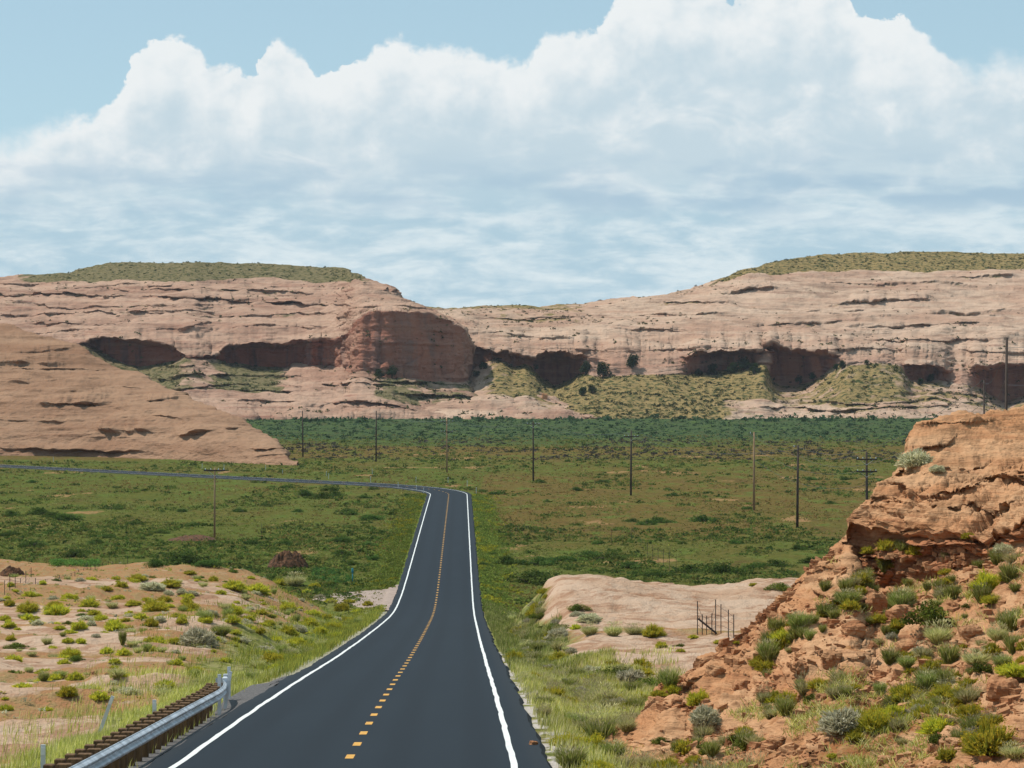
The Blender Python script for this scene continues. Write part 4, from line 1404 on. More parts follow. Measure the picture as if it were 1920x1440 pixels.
# --- left slickrock
LEFT = """228 1100 24 R;200 1106 22 R;217 1087 16 R;258 1088 28 R;320 1099 30 R;356 1076 20 R;377 1083 12 D;435 1073 22 D;440 1105 34 R;480 1110 40 R;523 1097 24 R;553 1098 40 P;285 1104 40 S;360 1114 22 S;316 1115 20 S
310 1128 26 R;315 1138 22 R;167 1138 30 R;130 1123 28 R;100 1124 20 S;55 1119 24 R;18 1135 20 R;53 1146 36 R;103 1137 28 R;105 1153 48 R;177 1152 24 R;130 1170 26 D;10 1162 20 R;17 1175 24 R;53 1162 22 R;33 1181 13 R;112 1179 20 R
148 1179 30 R;171 1172 18 S;215 1182 42 R;240 1183 24 R;283 1174 26 R;248 1155 18 R;290 1147 46 R;355 1146 36 R;330 1157 20 R;395 1152 26 S;385 1167 28 R;430 1161 22 R;440 1151 30 R;490 1152 22 R;508 1158 22 D;540 1144 28 R;585 1153 28 R
610 1161 22 R;580 1174 30 R;118 1193 15 T;128 1204 22 R;151 1206 18 R;282 1203 20 R;328 1204 26 R;415 1191 36 T;440 1188 22 R;488 1187 20 R;540 1188 26 R;442 1201 18 R;560 1184 30 S;35 1214 44 D;88 1208 22 P;133 1233 38 R;145 1238 30 D
120 1245 22 R;200 1224 24 R;240 1228 20 P;303 1223 22 P;275 1222 24 T;510 1243 44 R;495 1224 44 S;127 1304 34 R;10 1311 14 R;370 1214 20 P;600 1190 28 R;625 1180 26 R;650 1165 24 R;640 1145 26 R;670 1150 22 R;560 1210 30 R;595 1215 34 R;530 1215 26 P
620 1205 26 S;545 1235 30 T;575 1232 24 T;690 1135 18 R;655 1130 20 R;620 1130 24 R;600 1120 20 S;575 1112 22 R;470 1085 16 R;400 1090 18 R;150 1090 20 S;80 1095 16 R;20 1100 16 R;350 1130 24 R;250 1135 26 R;210 1140 22 P;70 1172 22 S;190 1163 26 R
340 1168 22 R;460 1172 20 S;505 1172 22 R;20 1200 20 R;180 1195 18 S;235 1165 20 R;265 1160 24 R;300 1165 22 S;60 1230 20 P;215 1243 20 R;330 1225 18 S;620 1098 26 D;605 1085 18 D;640 1092 18 D;590 1100 22 R;565 1090 18 S"""
for it in LEFT.replace('\n', ';').split(';'):
    a, b, c, k = it.split()
    put_plant(float(a), float(b), float(c), k, 'left')
put_plant(372, 1209, 60, 'S', 'left', label='big grey dome-shaped sagebrush on the left slickrock', hk=0.95)
put_plant(82, 1277, 27, 'T', 'left', label='dark green grass clump alone on bare pale rock left of the guardrail')
put_plant(230, 1209, 18, 'T', 'left', label='thin upright green tuft standing on the pale bench left of the big sagebrush', hk=1.6)
# --- right mound and verge
RIGHT = """1083 1154 30 S;1047 1196 44 S;1080 1180 20 R;1050 1240 36 R;1150 1192 34 P;1190 1190 40 P;1225 1192 40 R;1105 1190 34 P;1273 1212 24 D;1240 1214 22 R;1276 1222 16 R;1348 1206 20 R;1413 1098 16 R;1180 1280 60 S;1215 1288 70 D;1110 1268 50 S
1255 1290 46 T;1000 1240 34 T;985 1215 26 P;970 1190 24 P;960 1165 22 P;1010 1220 30 T;1030 1258 34 S;1000 1275 34 R;1065 1292 30 R;1040 1310 40 P;1090 1300 44 P;1130 1320 60 P;1160 1330 46 S;1075 1325 30 R;1020 1325 40 T;1200 1310 34 R;1235 1305 28 R
1130 1360 70 P;1080 1365 50 T;1175 1370 40 P;1030 1360 36 S;1060 1400 50 R;1110 1410 56 R;1150 1420 50 T;1070 1440 60 T;1120 1450 60 R;1210 1440 50 P;1000 1310 30 S;985 1280 26 P;960 1230 20 T;975 1250 22 S;950 1195 18 T;940 1170 16 T;1020 1345 30 P
1260 1300 30 R;1145 1290 36 R;1095 1280 30 R;1300 1196 18 R;1380 1206 14 R;1060 1220 18 P"""
for it in RIGHT.replace('\n', ';').split(';'):
    a, b, c, k = it.split()
    put_plant(float(a), float(b), float(c), k, 'right')
put_plant(1013, 1158, 38, 'D', 'right', label='low dark green bush on the left foot of the pale mound', hk=0.6)
put_plant(1085, 1143, 40, 'D', 'right', label='green bush on the pale mound just above the grey sagebrush')
put_plant(1105, 1163, 40, 'S', 'right', label='rounded grey-green sagebrush in the middle of the pale mound')
put_plant(1048, 1184, 50, 'D', 'right', label='dense dark green bush below the grey sagebrush on the pale mound', hk=0.75)
put_plant(1462, 1106, 52, 'D', 'right', label='dark bush on the far right edge of the pale mound', hk=0.6)
put_plant(1150, 1272, 110, 'D', 'right', label='widest dark green bush in the hollow before the pale mound', hk=0.5)
# --- outcrop
HILL = """1548 1352 26 R;1455 1342 34 P;1445 1318 20 R;1470 1205 50 R;1440 1234 46 T;1500 1180 50 T;1590 1134 46 T;1690 1144 50 T;1790 1114 50 D;1905 1160 60 D;1890 1185 50 T;1760 1205 56 P;1830 1245 56 P;1905 1265 64 R;1725 1335 30 S;1760 1374 56 R
1820 1345 50 R;1900 1420 50 P;1900 1055 40 P;1280 1404 40 D;1620 1110 34 T;1590 1100 24 T;1460 1225 30 R;1520 1200 34 T;1740 1290 44 T;1770 1310 50 R;1700 1250 30 T;1830 1310 40 P;1650 1300 26 T;1500 1285 22 T;1515 1320 20 R;1880 1250 40 T;1860 1130 34 R
1240 1392 40 D;1330 1400 20 R;1600 1290 26 R;1690 1395 24 P;1560 1420 20 R;1870 1200 40 P"""
for it in HILL.replace('\n', ';').split(';'):
    a, b, c, k = it.split()
    put_plant(float(a), float(b), float(c), k, 'hill')
for a, b, c, k, hk, lb in [
        (1717, 872, 60, 'S', 0.85, 'pale whitish sagebrush perched on the upper ledge of the outcrop'),
        (1757, 883, 30, 'S', 0.7, 'small grey shrub right of the pale sagebrush on the upper ledge'),
        (1310, 1322, 40, 'R', 1.0, 'yellow-green bush tucked behind the grey sagebrush low on the outcrop'),
        (1322, 1354, 50, 'S', 1.1, 'grey-green sagebrush at the lower left of the outcrop'),
        (1393, 1400, 44, 'D', 0.95, 'dark olive bush near the foot of the outcrop'),
        (1580, 1367, 92, 'S', 0.85, 'largest round grey sagebrush on the outcrop slope'),
        (1640, 1368, 56, 'R', 0.9, 'yellow-green bush right of the largest grey sagebrush'),
        (1675, 1350, 54, 'R', 0.9, 'second yellow-green bush right of the largest grey sagebrush'),
        (1750, 1166, 96, 'D', 0.95, 'large dark green bush under the outcrop overhang'),
        (1850, 1104, 54, 'R', 0.9, 'bright lime green bush near the right edge under the overhang'),
        (1782, 1284, 44, 'S', 0.9, 'whitish twiggy shrub on the rubble right of the slope middle'),
        (1700, 1316, 64, 'R', 0.8, 'bright yellow-green bush above the grey twigs on the rubble slope'),
        (1858, 1410, 96, 'R', 0.85, 'large yellow-green bush in the bottom right corner'),
        (1882, 1036, 40, 'S', 0.8, 'silvery shrub under the right end of the overhang')]:
    put_plant(a, b, c, k, 'hill', label=lb, hk=hk)
# --- nearer valley bushes
VAL = """25 968 40;75 965 56;100 970 50;130 972 36;155 996 30;215 955 40;140 1045 60;60 1025 50;205 1008 44;290 1062 50;480 1020 40;532 1022 44;640 1016 50;690 1024 36;570 930 40;600 934 44;632 930 40;682 934 30;650 965 50;692 975 50;620 920 40;640 1040 40
1012 1060 66;960 1058 56;1062 1052 60;1102 1044 60;1142 1050 66;1232 1080 56;1300 1072 66;1360 1074 74;1420 1066 60;1212 984 40;1242 980 46;1182 978 30;1316 978 50;905 922 20;930 927 24;955 1004 24;985 1009 20;1336 1006 18;1462 1062 60;1520 1056 50;1180 1066 50
400 1020 34;300 1000 36;360 985 30;250 985 32;180 1020 34;100 1000 36;20 1005 40;560 960 30;500 950 28;450 960 30;340 960 30;720 1000 26;735 965 22;700 1050 30;660 1060 34;920 1040 24;900 990 18;910 1062 26;1080 985 24;1120 1020 30;1280 1020 26;1380 1020 30;1440 1010 26;1500 1030 34
60 905 24;140 910 24;220 915 22;480 905 24;540 915 24;700 918 24;760 930 18;1010 905 30;1080 920 26;1130 905 26;1260 930 26;1330 925 24;1400 955 22;1560 945 26;1520 900 30;1585 900 26"""
for it in VAL.replace('\n', ';').split(';'):
    a, b, c = it.split()
    put_plant(float(a), float(b), float(c), 'V', 'valley', hk=random.uniform(0.45, 0.7))
for a, b, c, lb in [(348, 1056, 92, 'broad dense green thicket on the flat below the tan pole'), (388, 1062, 60, 'green thicket touching the right side of the broad thicket'),
                    (1000, 1094, 104, 'widest dark green thicket beside the road before the pale mound'), (120, 975, 60, 'largest dark bush of the clump on the far left flat')]:
    put_plant(a, b, c, 'V', 'valley', label=lb, hk=0.55)
for lst in PROTO.values():
    for o in lst:
        if o.name not in USED:
            for ch in list(o.children):
                bpy.data.objects.remove(ch)
            bpy.data.objects.remove(o)


# --- masses nobody could count
def merged_plants(name, x, y, W, kinds, wts, label, hs=(0.6, 0.95), z=None):
    """many low plants as one mass"""
    vs, fq, ft, cs, n = [], [], [], [], 0
    z = ground(x, y) if z is None else z
    ks = rng.choice(list(kinds), len(x), p=wts)
    for k in range(len(x)):
        arr = PARR[ks[k]]
        v, fl, c = arr[rng.integers(len(arr))]
        a = rng.uniform(0, 6.28)
        ca, sa = math.cos(a), math.sin(a)
        h = rng.uniform(*hs)
        q = np.stack([v[:, 0] * ca - v[:, 1] * sa, v[:, 0] * sa + v[:, 1] * ca, v[:, 2] * h], 1) * W[k] + [x[k], y[k], z[k] - 0.03]
        vs.append(q)
        for f in fl:
            (fq if f.shape[1] == 4 else ft).append(f + n)
        cs.append(c * rng.uniform(0.8, 1.15))
        n += len(v)
    fs = [np.concatenate(g) for g in (fq, ft) if g]
    return tag(mesh_obj(name, np.concatenate(vs), fs, M_LEAF, dict(tint=np.concatenate(cs))), label, 'brush', kind='stuff')


def grass_stuff(name, x, y, h, w, cols, wts, label, dens=None, lean=0.35):
    s = road_dist(x, y)
    keep = (np.abs(s) > 4.15) & ~((s < 0) & (s > -17) & (np.abs(y - 244) < 13))
    if dens is not None:
        keep &= rng.random(len(x)) < dens(x, y, s)
    x, y = x[keep], y[keep]
    n = len(x)
    z = ground(x, y)
    base = np.stack([x, y, z - 0.02], 1)
    hh = h * rng.uniform(0.5, 1.2, n)
    a = rng.uniform(0, 6.28, n)
    l = lean * hh * rng.random(n)
    tip = base + np.stack([l * np.cos(a) + 0.12 * hh, l * np.sin(a), hh], 1)
    zone = sstep(-0.3, 0.3, n2(x, y, 3.5, 5, 3, 131))
    c1 = pick_tint(n, cols, wts)
    c = c1 * (0.85 + 0.3 * zone[:, None])
    v, f, c = blades(base, tip, w * (0.5 + y / 110.0), c, 0.06)
    o = mesh_obj(name, v, f, M_LEAF, dict(tint=c), False)
    return tag(o, label, 'grass', kind='stuff')


def tufts(n, smin, smax, ymin, ymax, per, rad, ypow=1.0):
    y = ymin + (ymax - ymin) * rng.random(n) ** ypow
    s = rng.uniform(smin, smax, n)
    x = xroad(y) + s
    k = np.repeat(np.arange(n), per)
    return x[k] + rad * rng.standard_normal(n * per), y[k] + rad * rng.standard_normal(n * per)


GREENY = [(0.42, 0.42, 0.09), (0.56, 0.52, 0.17), (0.30, 0.33, 0.06), (0.64, 0.58, 0.28)]
x, y = tufts(7600, -11.0, -4.8, 34, 104, 18, 0.13, 0.8)
grass_stuff('grass', x, y, 0.36, 0.014, GREENY, [0.35, 0.3, 0.2, 0.15], 'green and straw-coloured grass behind the guardrail',
            lambda x, y, s: np.where(-s < 6.0 + 2.2 * n2(x, y, 4, 7, 3, 132) + np.interp(y, [34, 60, 100], [3.0, 2.4, 0.6]), 0.95, 0.08) * np.where((-s < 6.0) & (y > 74), 0.25, 1))
x, y = tufts(6400, 4.2, 11, 44, 112, 18, 0.13, 0.8)
grass_stuff('grass', x, y, 0.30, 0.014, GREENY, [0.3, 0.3, 0.15, 0.25], 'tall pale and green grass between the road and the outcrop',
            lambda x, y, s: np.where(s < 8.5 + 2 * n2(x, y, 4, 5, 3, 133), 0.9, 0.12) * (0.35 + 0.65 * sstep(4.2, 5.4, s)))
x, y = tufts(4600, -13, -4.3, 92, 236, 16, 0.2, 0.9)
grass_stuff('grass', x, y, 0.34, 0.014, [(0.29, 0.29, 0.05), (0.40, 0.36, 0.07), (0.17, 0.21, 0.045)], [0.4, 0.3, 0.3], 'yellow-green grass on the bank left of the road',
            lambda x, y, s: np.where(-s < 6.8 + 2.5 * n2(x, y, 5, 8, 3, 134), 0.95, 0.10))
x, y = tufts(4200, 4.2, 12, 108, 236, 16, 0.2, 0.9)
grass_stuff('grass', x, y, 0.34, 0.014, [(0.24, 0.28, 0.07), (0.42, 0.40, 0.15), (0.15, 0.20, 0.045)], [0.4, 0.3, 0.3], 'soft green grass on the bank right of the road',
            lambda x, y, s: np.where(s < 6.6 + 1.8 * n2(x, y, 5, 8, 3, 135), 0.95, 0.0))
# low brush filling the gaps between the separate plants
n = 330
y = 46 + 120 * rng.random(n) ** 1.3
x = xroad(y) + rng.uniform(5.0, 9.5, n) + 1.2 * n2(y, y * 0, 6, 1, 2, 136)
k_ = (y < 108) | (x - xroad(y) < 7.4)
merged_plants('brush', x[k_], y[k_], rng.uniform(0.35, 1.0, k_.sum()), 'RSPTD', [0.36, 0.16, 0.34, 0.10, 0.04], 'mixed yellow, grey and straw brush filling the right roadside')
n = 1300
y = 80 + 130 * rng.random(n)
x = rng.uniform(-50, -7.5, n)
bn = n2(x, y, 14, 5, 3, 137)
g_ = ground(x, y, True)
k_ = (bn > 0.0) & (np.abs(x / y) < 0.27) & (g_[2] < 0.7)
merged_plants('brush', x[k_], y[k_], rng.uniform(0.3, 0.95, k_.sum()), 'RSPTD', [0.52, 0.16, 0.14, 0.08, 0.10], 'bands of low yellow-green brush between the pale rock benches on the left', (0.42, 0.75))
n = 150
y = 92 + 130 * rng.random(n)
x = xroad(y) - rng.uniform(5.2, 13, n)
merged_plants('brush', x, y, rng.uniform(0.3, 0.9, n), 'RSPT', [0.5, 0.12, 0.2, 0.18], 'yellow-green brush along the bank left of the road')


# grass and brush running up the outcrop slope in diagonal bands
pts = []
for (a, b, c, d, wd, k_) in ((1430, 1240, 1600, 1105, 26, 34), (1600, 1385, 1780, 1265, 26, 34), (1640, 1170, 1915, 1060, 50, 56), (1690, 1250, 1915, 1230, 40, 26), (1650, 1320, 1860, 1310, 30, 22),
                             (1250, 1420, 1420, 1390, 20, 24), (1560, 1150, 1690, 1030, 24, 30), (1760, 1400, 1915, 1340, 30, 16), (1450, 1330, 1600, 1290, 20, 16)):
    for q_ in range(k_):
        f_ = rng.random()
        l, nm_, ob = hit(a + (c - a) * f_ + wd * rng.standard_normal() * 0.6, b + (d - b) * f_ + wd * rng.standard_normal() * 0.6)
        if l is not None and ob.name == 'road_cut_outcrop':
            pts.append(tuple(l))
pts = np.array(pts)
merged_plants('brush', pts[:, 0], pts[:, 1], rng.uniform(0.2, 0.62, len(pts)), 'RTPSD', [0.44, 0.26, 0.20, 0.05, 0.05], 'yellow-green grass and brush running up the outcrop slope in diagonal bands', (0.6, 1.0), pts[:, 2])


def clump_stuff(name, pts, R, nl, tint, label, cat, flat=0.62, leafk=0.34):
    n = len(pts)
    k = np.repeat(np.arange(n), nl)
    d = dome_dirs(n * nl)
    r = R[k][:, None]
    p = pts[k] + d * r * np.array([1, 1, flat]) * rng.uniform(0.45, 1.0, (n * nl, 1))
    v, f, c = leaves(p, R[k] * leafk * rng.uniform(0.7, 1.3, n * nl), tint[k] * (1 + 0.22 * rng.standard_normal((n * nl, 1))))
    o = mesh_obj(name, v, f, M_LEAF, dict(tint=c), False)
    return tag(o, label, cat, kind='stuff')


for sg, lab in ((-1, 'bright green verge along the left road edge in the valley'), (1, 'bright green and yellow verge along the right road edge in the valley')):
    n = 9000
    y = 222 + 262 * rng.random(n)
    sl = sg * (4.25 + np.abs(rng.standard_normal(n)) * 1.7)
    x = xroad(y) + sl
    k_ = ~((sg < 0) & (np.abs(y - 244) < 13))
    x, y = x[k_], y[k_]
    fl_ = sstep(0.25, 0.4, n2(x, y, 2.0, 9, 3, 138) + 0.15 * (sg > 0) * sstep(300, 280, np.abs(y - 300)))[:, None]
    tint = pick_tint(len(x), [(0.17, 0.23, 0.045), (0.22, 0.26, 0.055), (0.12, 0.17, 0.035)])
    tint = tint * (1 - fl_) + fl_ * pick_tint(len(x), [(0.34, 0.32, 0.03), (0.2, 0.22, 0.04)])
    clump_stuff('verge_weeds', np.stack([x, y, ground(x, y) - 0.03], 1), rng.uniform(0.14, 0.36, len(x)), 9, tint, lab, 'weeds', 0.9, 0.36)


# scrub of the valley floor, thick where the photograph has it thick
def valley_scrub(n, y0, y1, seed):
    u = rng.random(n)
    y = 1.0 / (1 / y1 + u * (1 / y0 - 1 / y1))       # even over the picture's height
    x = rng.uniform(-0.28, 0.28, n) * (y + 20)
    return x, y


x, y = valley_scrub(82000, 232, 1195, 1)
s = road_dist(x, y)
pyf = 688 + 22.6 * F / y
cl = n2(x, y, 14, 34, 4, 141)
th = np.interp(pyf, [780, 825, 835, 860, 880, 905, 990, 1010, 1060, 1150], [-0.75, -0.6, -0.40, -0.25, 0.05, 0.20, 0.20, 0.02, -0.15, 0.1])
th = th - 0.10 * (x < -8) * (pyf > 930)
keep = (cl > th) & (np.abs(s) > 7) & ~((x < -20) & (y > 655) & (y < 700) & (960 + F * x / y < 500))
x, y, pyf, cl = x[keep], y[keep], pyf[keep], cl[keep]
n = len(x)
R = (0.28 + 0.60 * rng.random(n) ** 2.5) * np.interp(y, [230, 500, 1200], [0.75, 1.0, 1.7])
ft_ = (y > 1090) & (rng.random(n) < 0.16)
R[ft_] = rng.uniform(1.5, 3.4, ft_.sum())
z = ground(x, y)
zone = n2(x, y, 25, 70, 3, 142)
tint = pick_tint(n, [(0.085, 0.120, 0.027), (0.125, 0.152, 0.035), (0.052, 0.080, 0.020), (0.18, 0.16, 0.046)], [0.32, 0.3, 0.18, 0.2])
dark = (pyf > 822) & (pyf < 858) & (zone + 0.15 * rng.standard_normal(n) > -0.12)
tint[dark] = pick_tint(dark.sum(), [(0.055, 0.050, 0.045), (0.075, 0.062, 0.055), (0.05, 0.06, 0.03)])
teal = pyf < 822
tint[teal] = pick_tint(teal.sum(), [(0.050, 0.090, 0.044), (0.065, 0.102, 0.046), (0.040, 0.070, 0.034)])  # distant plants' own green, plus haze and shade put into the tint
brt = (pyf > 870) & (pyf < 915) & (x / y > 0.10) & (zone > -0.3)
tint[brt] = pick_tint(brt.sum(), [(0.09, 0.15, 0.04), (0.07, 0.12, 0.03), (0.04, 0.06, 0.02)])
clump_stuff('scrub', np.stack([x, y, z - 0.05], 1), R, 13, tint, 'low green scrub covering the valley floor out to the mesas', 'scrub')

# lighter grass and weeds between the bushes
x, y = valley_scrub(78000, 232, 900, 2)
s = road_dist(x, y)
g_ = n2(x, y, 10, 40, 4, 143)
keep = (np.abs(s) > 5) & (g_ + 0.25 * rng.standard_normal(len(x)) > -0.15) & ~((x < -20) & (y > 655) & (y < 700) & (960 + F * x / y < 500))
x, y, g_ = x[keep], y[keep], g_[keep]
n = len(x)
br = sstep(-0.2, 0.3, n2(x, y, 30, 90, 3, 144) + 0.25 * (x > -8) + 0.1 * rng.standard_normal(n))[:, None]
tint = pick_tint(n, [(0.20, 0.215, 0.05), (0.25, 0.25, 0.08), (0.145, 0.175, 0.04)]) * (1 - br) + br * pick_tint(n, [(0.27, 0.22, 0.07), (0.21, 0.20, 0.055), (0.22, 0.135, 0.05)])
clump_stuff('weeds', np.stack([x, y, ground(x, y) - 0.03], 1), np.interp(y, [230, 900], [0.22, 0.5]) * rng.uniform(0.6, 1.3, n), 7, tint, 'pale grass and weeds between the valley bushes', 'weeds', 0.8, 0.42)

# weeds on the near slickrock and soil
x = rng.uniform(-50, -7, 7600)
y = 60 + 165 * rng.random(7600)
zz, rk, gr, pl, tn_, te_, vr_, nr_ = ground(x, y, True)
keep = (rng.random(len(x)) < np.where(rk > 0.5, 0.05, 0.8)) & (np.abs(x / y) < 0.28) & (gr < 0.6)
x, y, zz = x[keep], y[keep], zz[keep]
n = len(x)
clump_stuff('weeds', np.stack([x, y, zz - 0.02], 1), 0.07 + 0.16 * rng.random(n) ** 2, 16,
            pick_tint(n, [(0.28, 0.28, 0.045), (0.17, 0.20, 0.045), (0.35, 0.29, 0.07), (0.36, 0.35, 0.24)]), 'small low weeds in the soil between the pale rock benches', 'weeds', 0.8, 0.3)

# weeds and thin grass on the outcrop slope
vs = S4.p.reshape(-1, 3)
vv = S4.vg.ravel()
py_ = 688 + F * (CAMZ - vs[:, 2]) / vs[:, 1]
px_ = 960 + F * vs[:, 0] / vs[:, 1]
m = (vv + 0.45 * n2(px_, py_, 70, 50, 3, 151) > 0.42) & (py_ < 1500) & (px_ < 2000) & (vs[:, 1] < 74)
cand = np.where(m)[0]
ii = rng.choice(cand, 1500)
per = 11
k = np.repeat(ii, per)
b = vs[k] + np.concatenate([0.10 * rng.standard_normal((len(k), 2)), np.zeros((len(k), 1)) - 0.03], 1)
hh = rng.uniform(0.06, 0.22, len(k))
tp = b + np.stack([0.10 * rng.standard_normal(len(k)), 0.10 * rng.standard_normal(len(k)), hh], 1)
v, f, c = blades(b, tp, 0.014, pick_tint(len(k), GREENY + [(0.20, 0.20, 0.04)], [0.3, 0.2, 0.15, 0.2, 0.15]), 0.05)
tag(mesh_obj('grass', v, f, M_LEAF, dict(tint=c)), 'thin yellow-green grass in the rubble of the outcrop slope', 'grass', kind='stuff')


# loose stones on the outcrop slope
def stone_pts(n, r, flat=0.6):
    base = np.array([(sx, sy, sz) for sz in (-1, 1) for sx, sy in ((-1, -1), (1, -1), (1, 1), (-1, 1))], float) * 0.62
    v = base[None] * (1 + 0.55 * (rng.random((n, 8, 3)) - 0.5)) * np.array([1, 0.9, flat])
    a = rng.uniform(0, 6.28, n)
    ca, sa = np.cos(a)[:, None], np.sin(a)[:, None]
    x_, y_ = v[..., 0] * ca - v[..., 1] * sa, v[..., 0] * sa + v[..., 1] * ca
    tl = rng.uniform(-0.5, 0.5, n)[:, None]
    z_ = v[..., 2] + tl * x_
    v = np.stack([x_, y_, z_], -1) * r[:, None, None]
    q = np.array([(3, 2, 1, 0), (4, 5, 6, 7), (0, 1, 5, 4), (1, 2, 6, 5), (2, 3, 7, 6), (3, 0, 4, 7)])
    return v, q


m = (py_ > 1030) & (py_ < 1500) & (px_ > 1240) & (px_ < 2000) & (vs[:, 1] < 76) & (n2(px_, py_, 90, 60, 3, 161) > -0.15)
ii = rng.choice(np.where(m)[0], 7000)
r = 0.024 + 0.17 * rng.random(len(ii)) ** 4.5
v, q = stone_pts(len(ii), r)
v = v + vs[ii][:, None] + np.array([0, 0, 0.01])
f = (np.arange(len(ii))[:, None, None] * 8 + q[None]).reshape(-1, 4)
tag(mesh_obj('rubble', v.reshape(-1, 3), f, M_STONE), 'broken red and tan stones strewn over the outcrop slope', 'rubble', kind='stuff')

# scrub on the mesas
for S_, nn, lab in ((S1, 8000, 'dots of dark scrub on the ledges, talus and cap of the right mesa'), (S2, 3600, 'dots of dark scrub on the cap and ledges of the left mesa')):
    vs2, vv2 = S_.p[:-13].reshape(-1, 3), S_.vg[:-13].ravel()
    pr = np.clip(vv2 + 0.5 * n2(vs2[:, 0], vs2[:, 1], 40, 25, 3, 171), 0, 1) ** 1.5 + 0.004
    pr *= vs2[:, 1] / 1200.0
    ii = rng.choice(len(vs2), nn, p=pr / pr.sum())
    pts = vs2[ii] - np.array([0, 0, 0.15])
    hi = pts[:, 2] > 45
    R = 0.35 + 1.15 * rng.random(nn) ** 2.5
    R[hi] *= 0.8
    tint = pick_tint(nn, [(0.05, 0.062, 0.022), (0.075, 0.085, 0.03), (0.035, 0.048, 0.02), (0.10, 0.095, 0.035)])
    clump_stuff('scrub', pts, R, 16, tint, lab, 'scrub', 0.8, 0.36)

# ------------------------------------------------------------------ junipers by the mesa alcoves
def make_juniper(seed):
    root = empty('juniper_tree', (0, 0, 0))
    b = MB()
    b.tube([(0, 0, -0.3), (0.05, 0.02, 0.5), (0.0, 0.08, 1.2), (0.05, 0, 2.2)], [0.24, 0.20, 0.15, 0.05], 7)
    b.build('trunk', M_BARK, root, True)
    nc = 26
    cc = dome_dirs(nc) * np.array([1.35, 1.35, 2.6]) * rng.uniform(0.4, 1.0, (nc, 1)) + np.array([0, 0, 0.7])
    n = 1500
    j = rng.integers(0, nc, n)
    d = rng.standard_normal((n, 3))
    d /= np.linalg.norm(d, axis=1)[:, None]
    p = cc[j] + d * 0.62 * rng.uniform(0.5, 1, (n, 1))
    p[:, 2] = np.maximum(p[:, 2], 0.15)
    cl = pick_tint(nc, [(0.035, 0.06, 0.022), (0.05, 0.075, 0.027), (0.028, 0.045, 0.02)], None, 0.2)
    v, f, c = leaves(p, 0.16 * rng.uniform(0.7, 1.3, n), cl[j] * (1 + 0.2 * rng.standard_normal((n, 1))))
    mesh_obj('crown', v, f, M_LEAF, dict(tint=c), False, root)
    return root


JUN = [(907, 692, 13, 'small juniper at the left end of the right mesa, beside the bluff'), (1098, 702, 22, 'juniper at the right lip of the deepest alcove'),
       (1131, 708, 24, 'juniper right of the deepest alcove of the mesa'), (1185, 690, 22, 'tall dark juniper against the smooth cliff of the right mesa'),
       (1003, 694, 13, 'small juniper on the talus peak left of the deepest alcove'), (1110, 737, 16, 'low juniper halfway down the green talus'), (1092, 741, 14, 'smaller low juniper halfway down the green talus'),
       (1395, 694, 22, 'juniper at the right end of the wide shaded alcove'), (1375, 700, 20, 'juniper left of the alcove-end juniper'), (1335, 703, 18, 'juniper in the middle of the wide shaded alcove'),
       (1310, 704, 14, 'small juniper at the left part of the wide shaded alcove'), (1415, 700, 18, 'juniper beside the rock pillar of the right mesa'), (1500, 718, 15, 'juniper in the alcove right of the rock pillar'), (1525, 713, 15, 'second juniper in the alcove right of the rock pillar'),
       (1580, 690, 13, 'juniper at the top of the right talus cone'), (1568, 692, 11, 'tiny juniper left of the talus cone top'), (1625, 683, 9, 'lone juniper dot on the mesa rim'), (1745, 716, 13, 'juniper in the far right alcove'), (1725, 722, 11, 'small juniper left in the far right alcove'),
       (735, 706, 20, 'dark juniper at the foot of the bluff'), (710, 707, 16, 'smaller juniper at the foot of the bluff'), (893, 706, 12, 'juniper at the right corner of the bluff')]
jp = [make_juniper(k) for k in range(3)]
for k, (a, b, w, lb) in enumerate(JUN):
    loc, nrm, ob = hit(a, b)
    if loc is None:
        continue
    o = jp[k] if k < 3 else copy_tree(jp[k % 3])
    W = 1.3 * w * loc.y / F / 3.4
    o.location = (loc.x, loc.y, loc.z - 0.2)
    o.scale = (W * random.uniform(0.9, 1.2), W * 1.0, W * random.uniform(0.75, 1.05))
    o.rotation_euler = (0, 0, random.uniform(0, 6.28))
    tag(o, lb, 'tree', 'junipers along the mesa foot')


# ------------------------------------------------------------------ boulders
def make_boulder(name, seed, mat):
    n = 14
    th = np.linspace(0, math.pi, n)
    ph = np.linspace(0, 2 * math.pi, 2 * n, endpoint=False)
    T, PH = np.meshgrid(th, ph, indexing='ij')
    d = np.stack([np.sin(T) * np.cos(PH), np.sin(T) * np.sin(PH), np.cos(T)], -1)
    cube = d / (np.abs(d) ** 4).sum(-1)[..., None] ** 0.25
    r = 1 + 0.30 * fbm(d * 1.3 + seed * 5, 3, seed) + 0.12 * fbm(d * 4 + seed, 3, seed + 5)
    p = (cube * r[..., None] * np.array([0.55, 0.45, 0.36])).reshape(-1, 3)
    m = 2 * n
    fs = [(a * m + j, a * m + (j + 1) % m, (a + 1) * m + (j + 1) % m, (a + 1) * m + j) for a in range(n - 1) for j in range(m)]
    return mesh_obj(name, p, np.array(fs), mat, None, False)


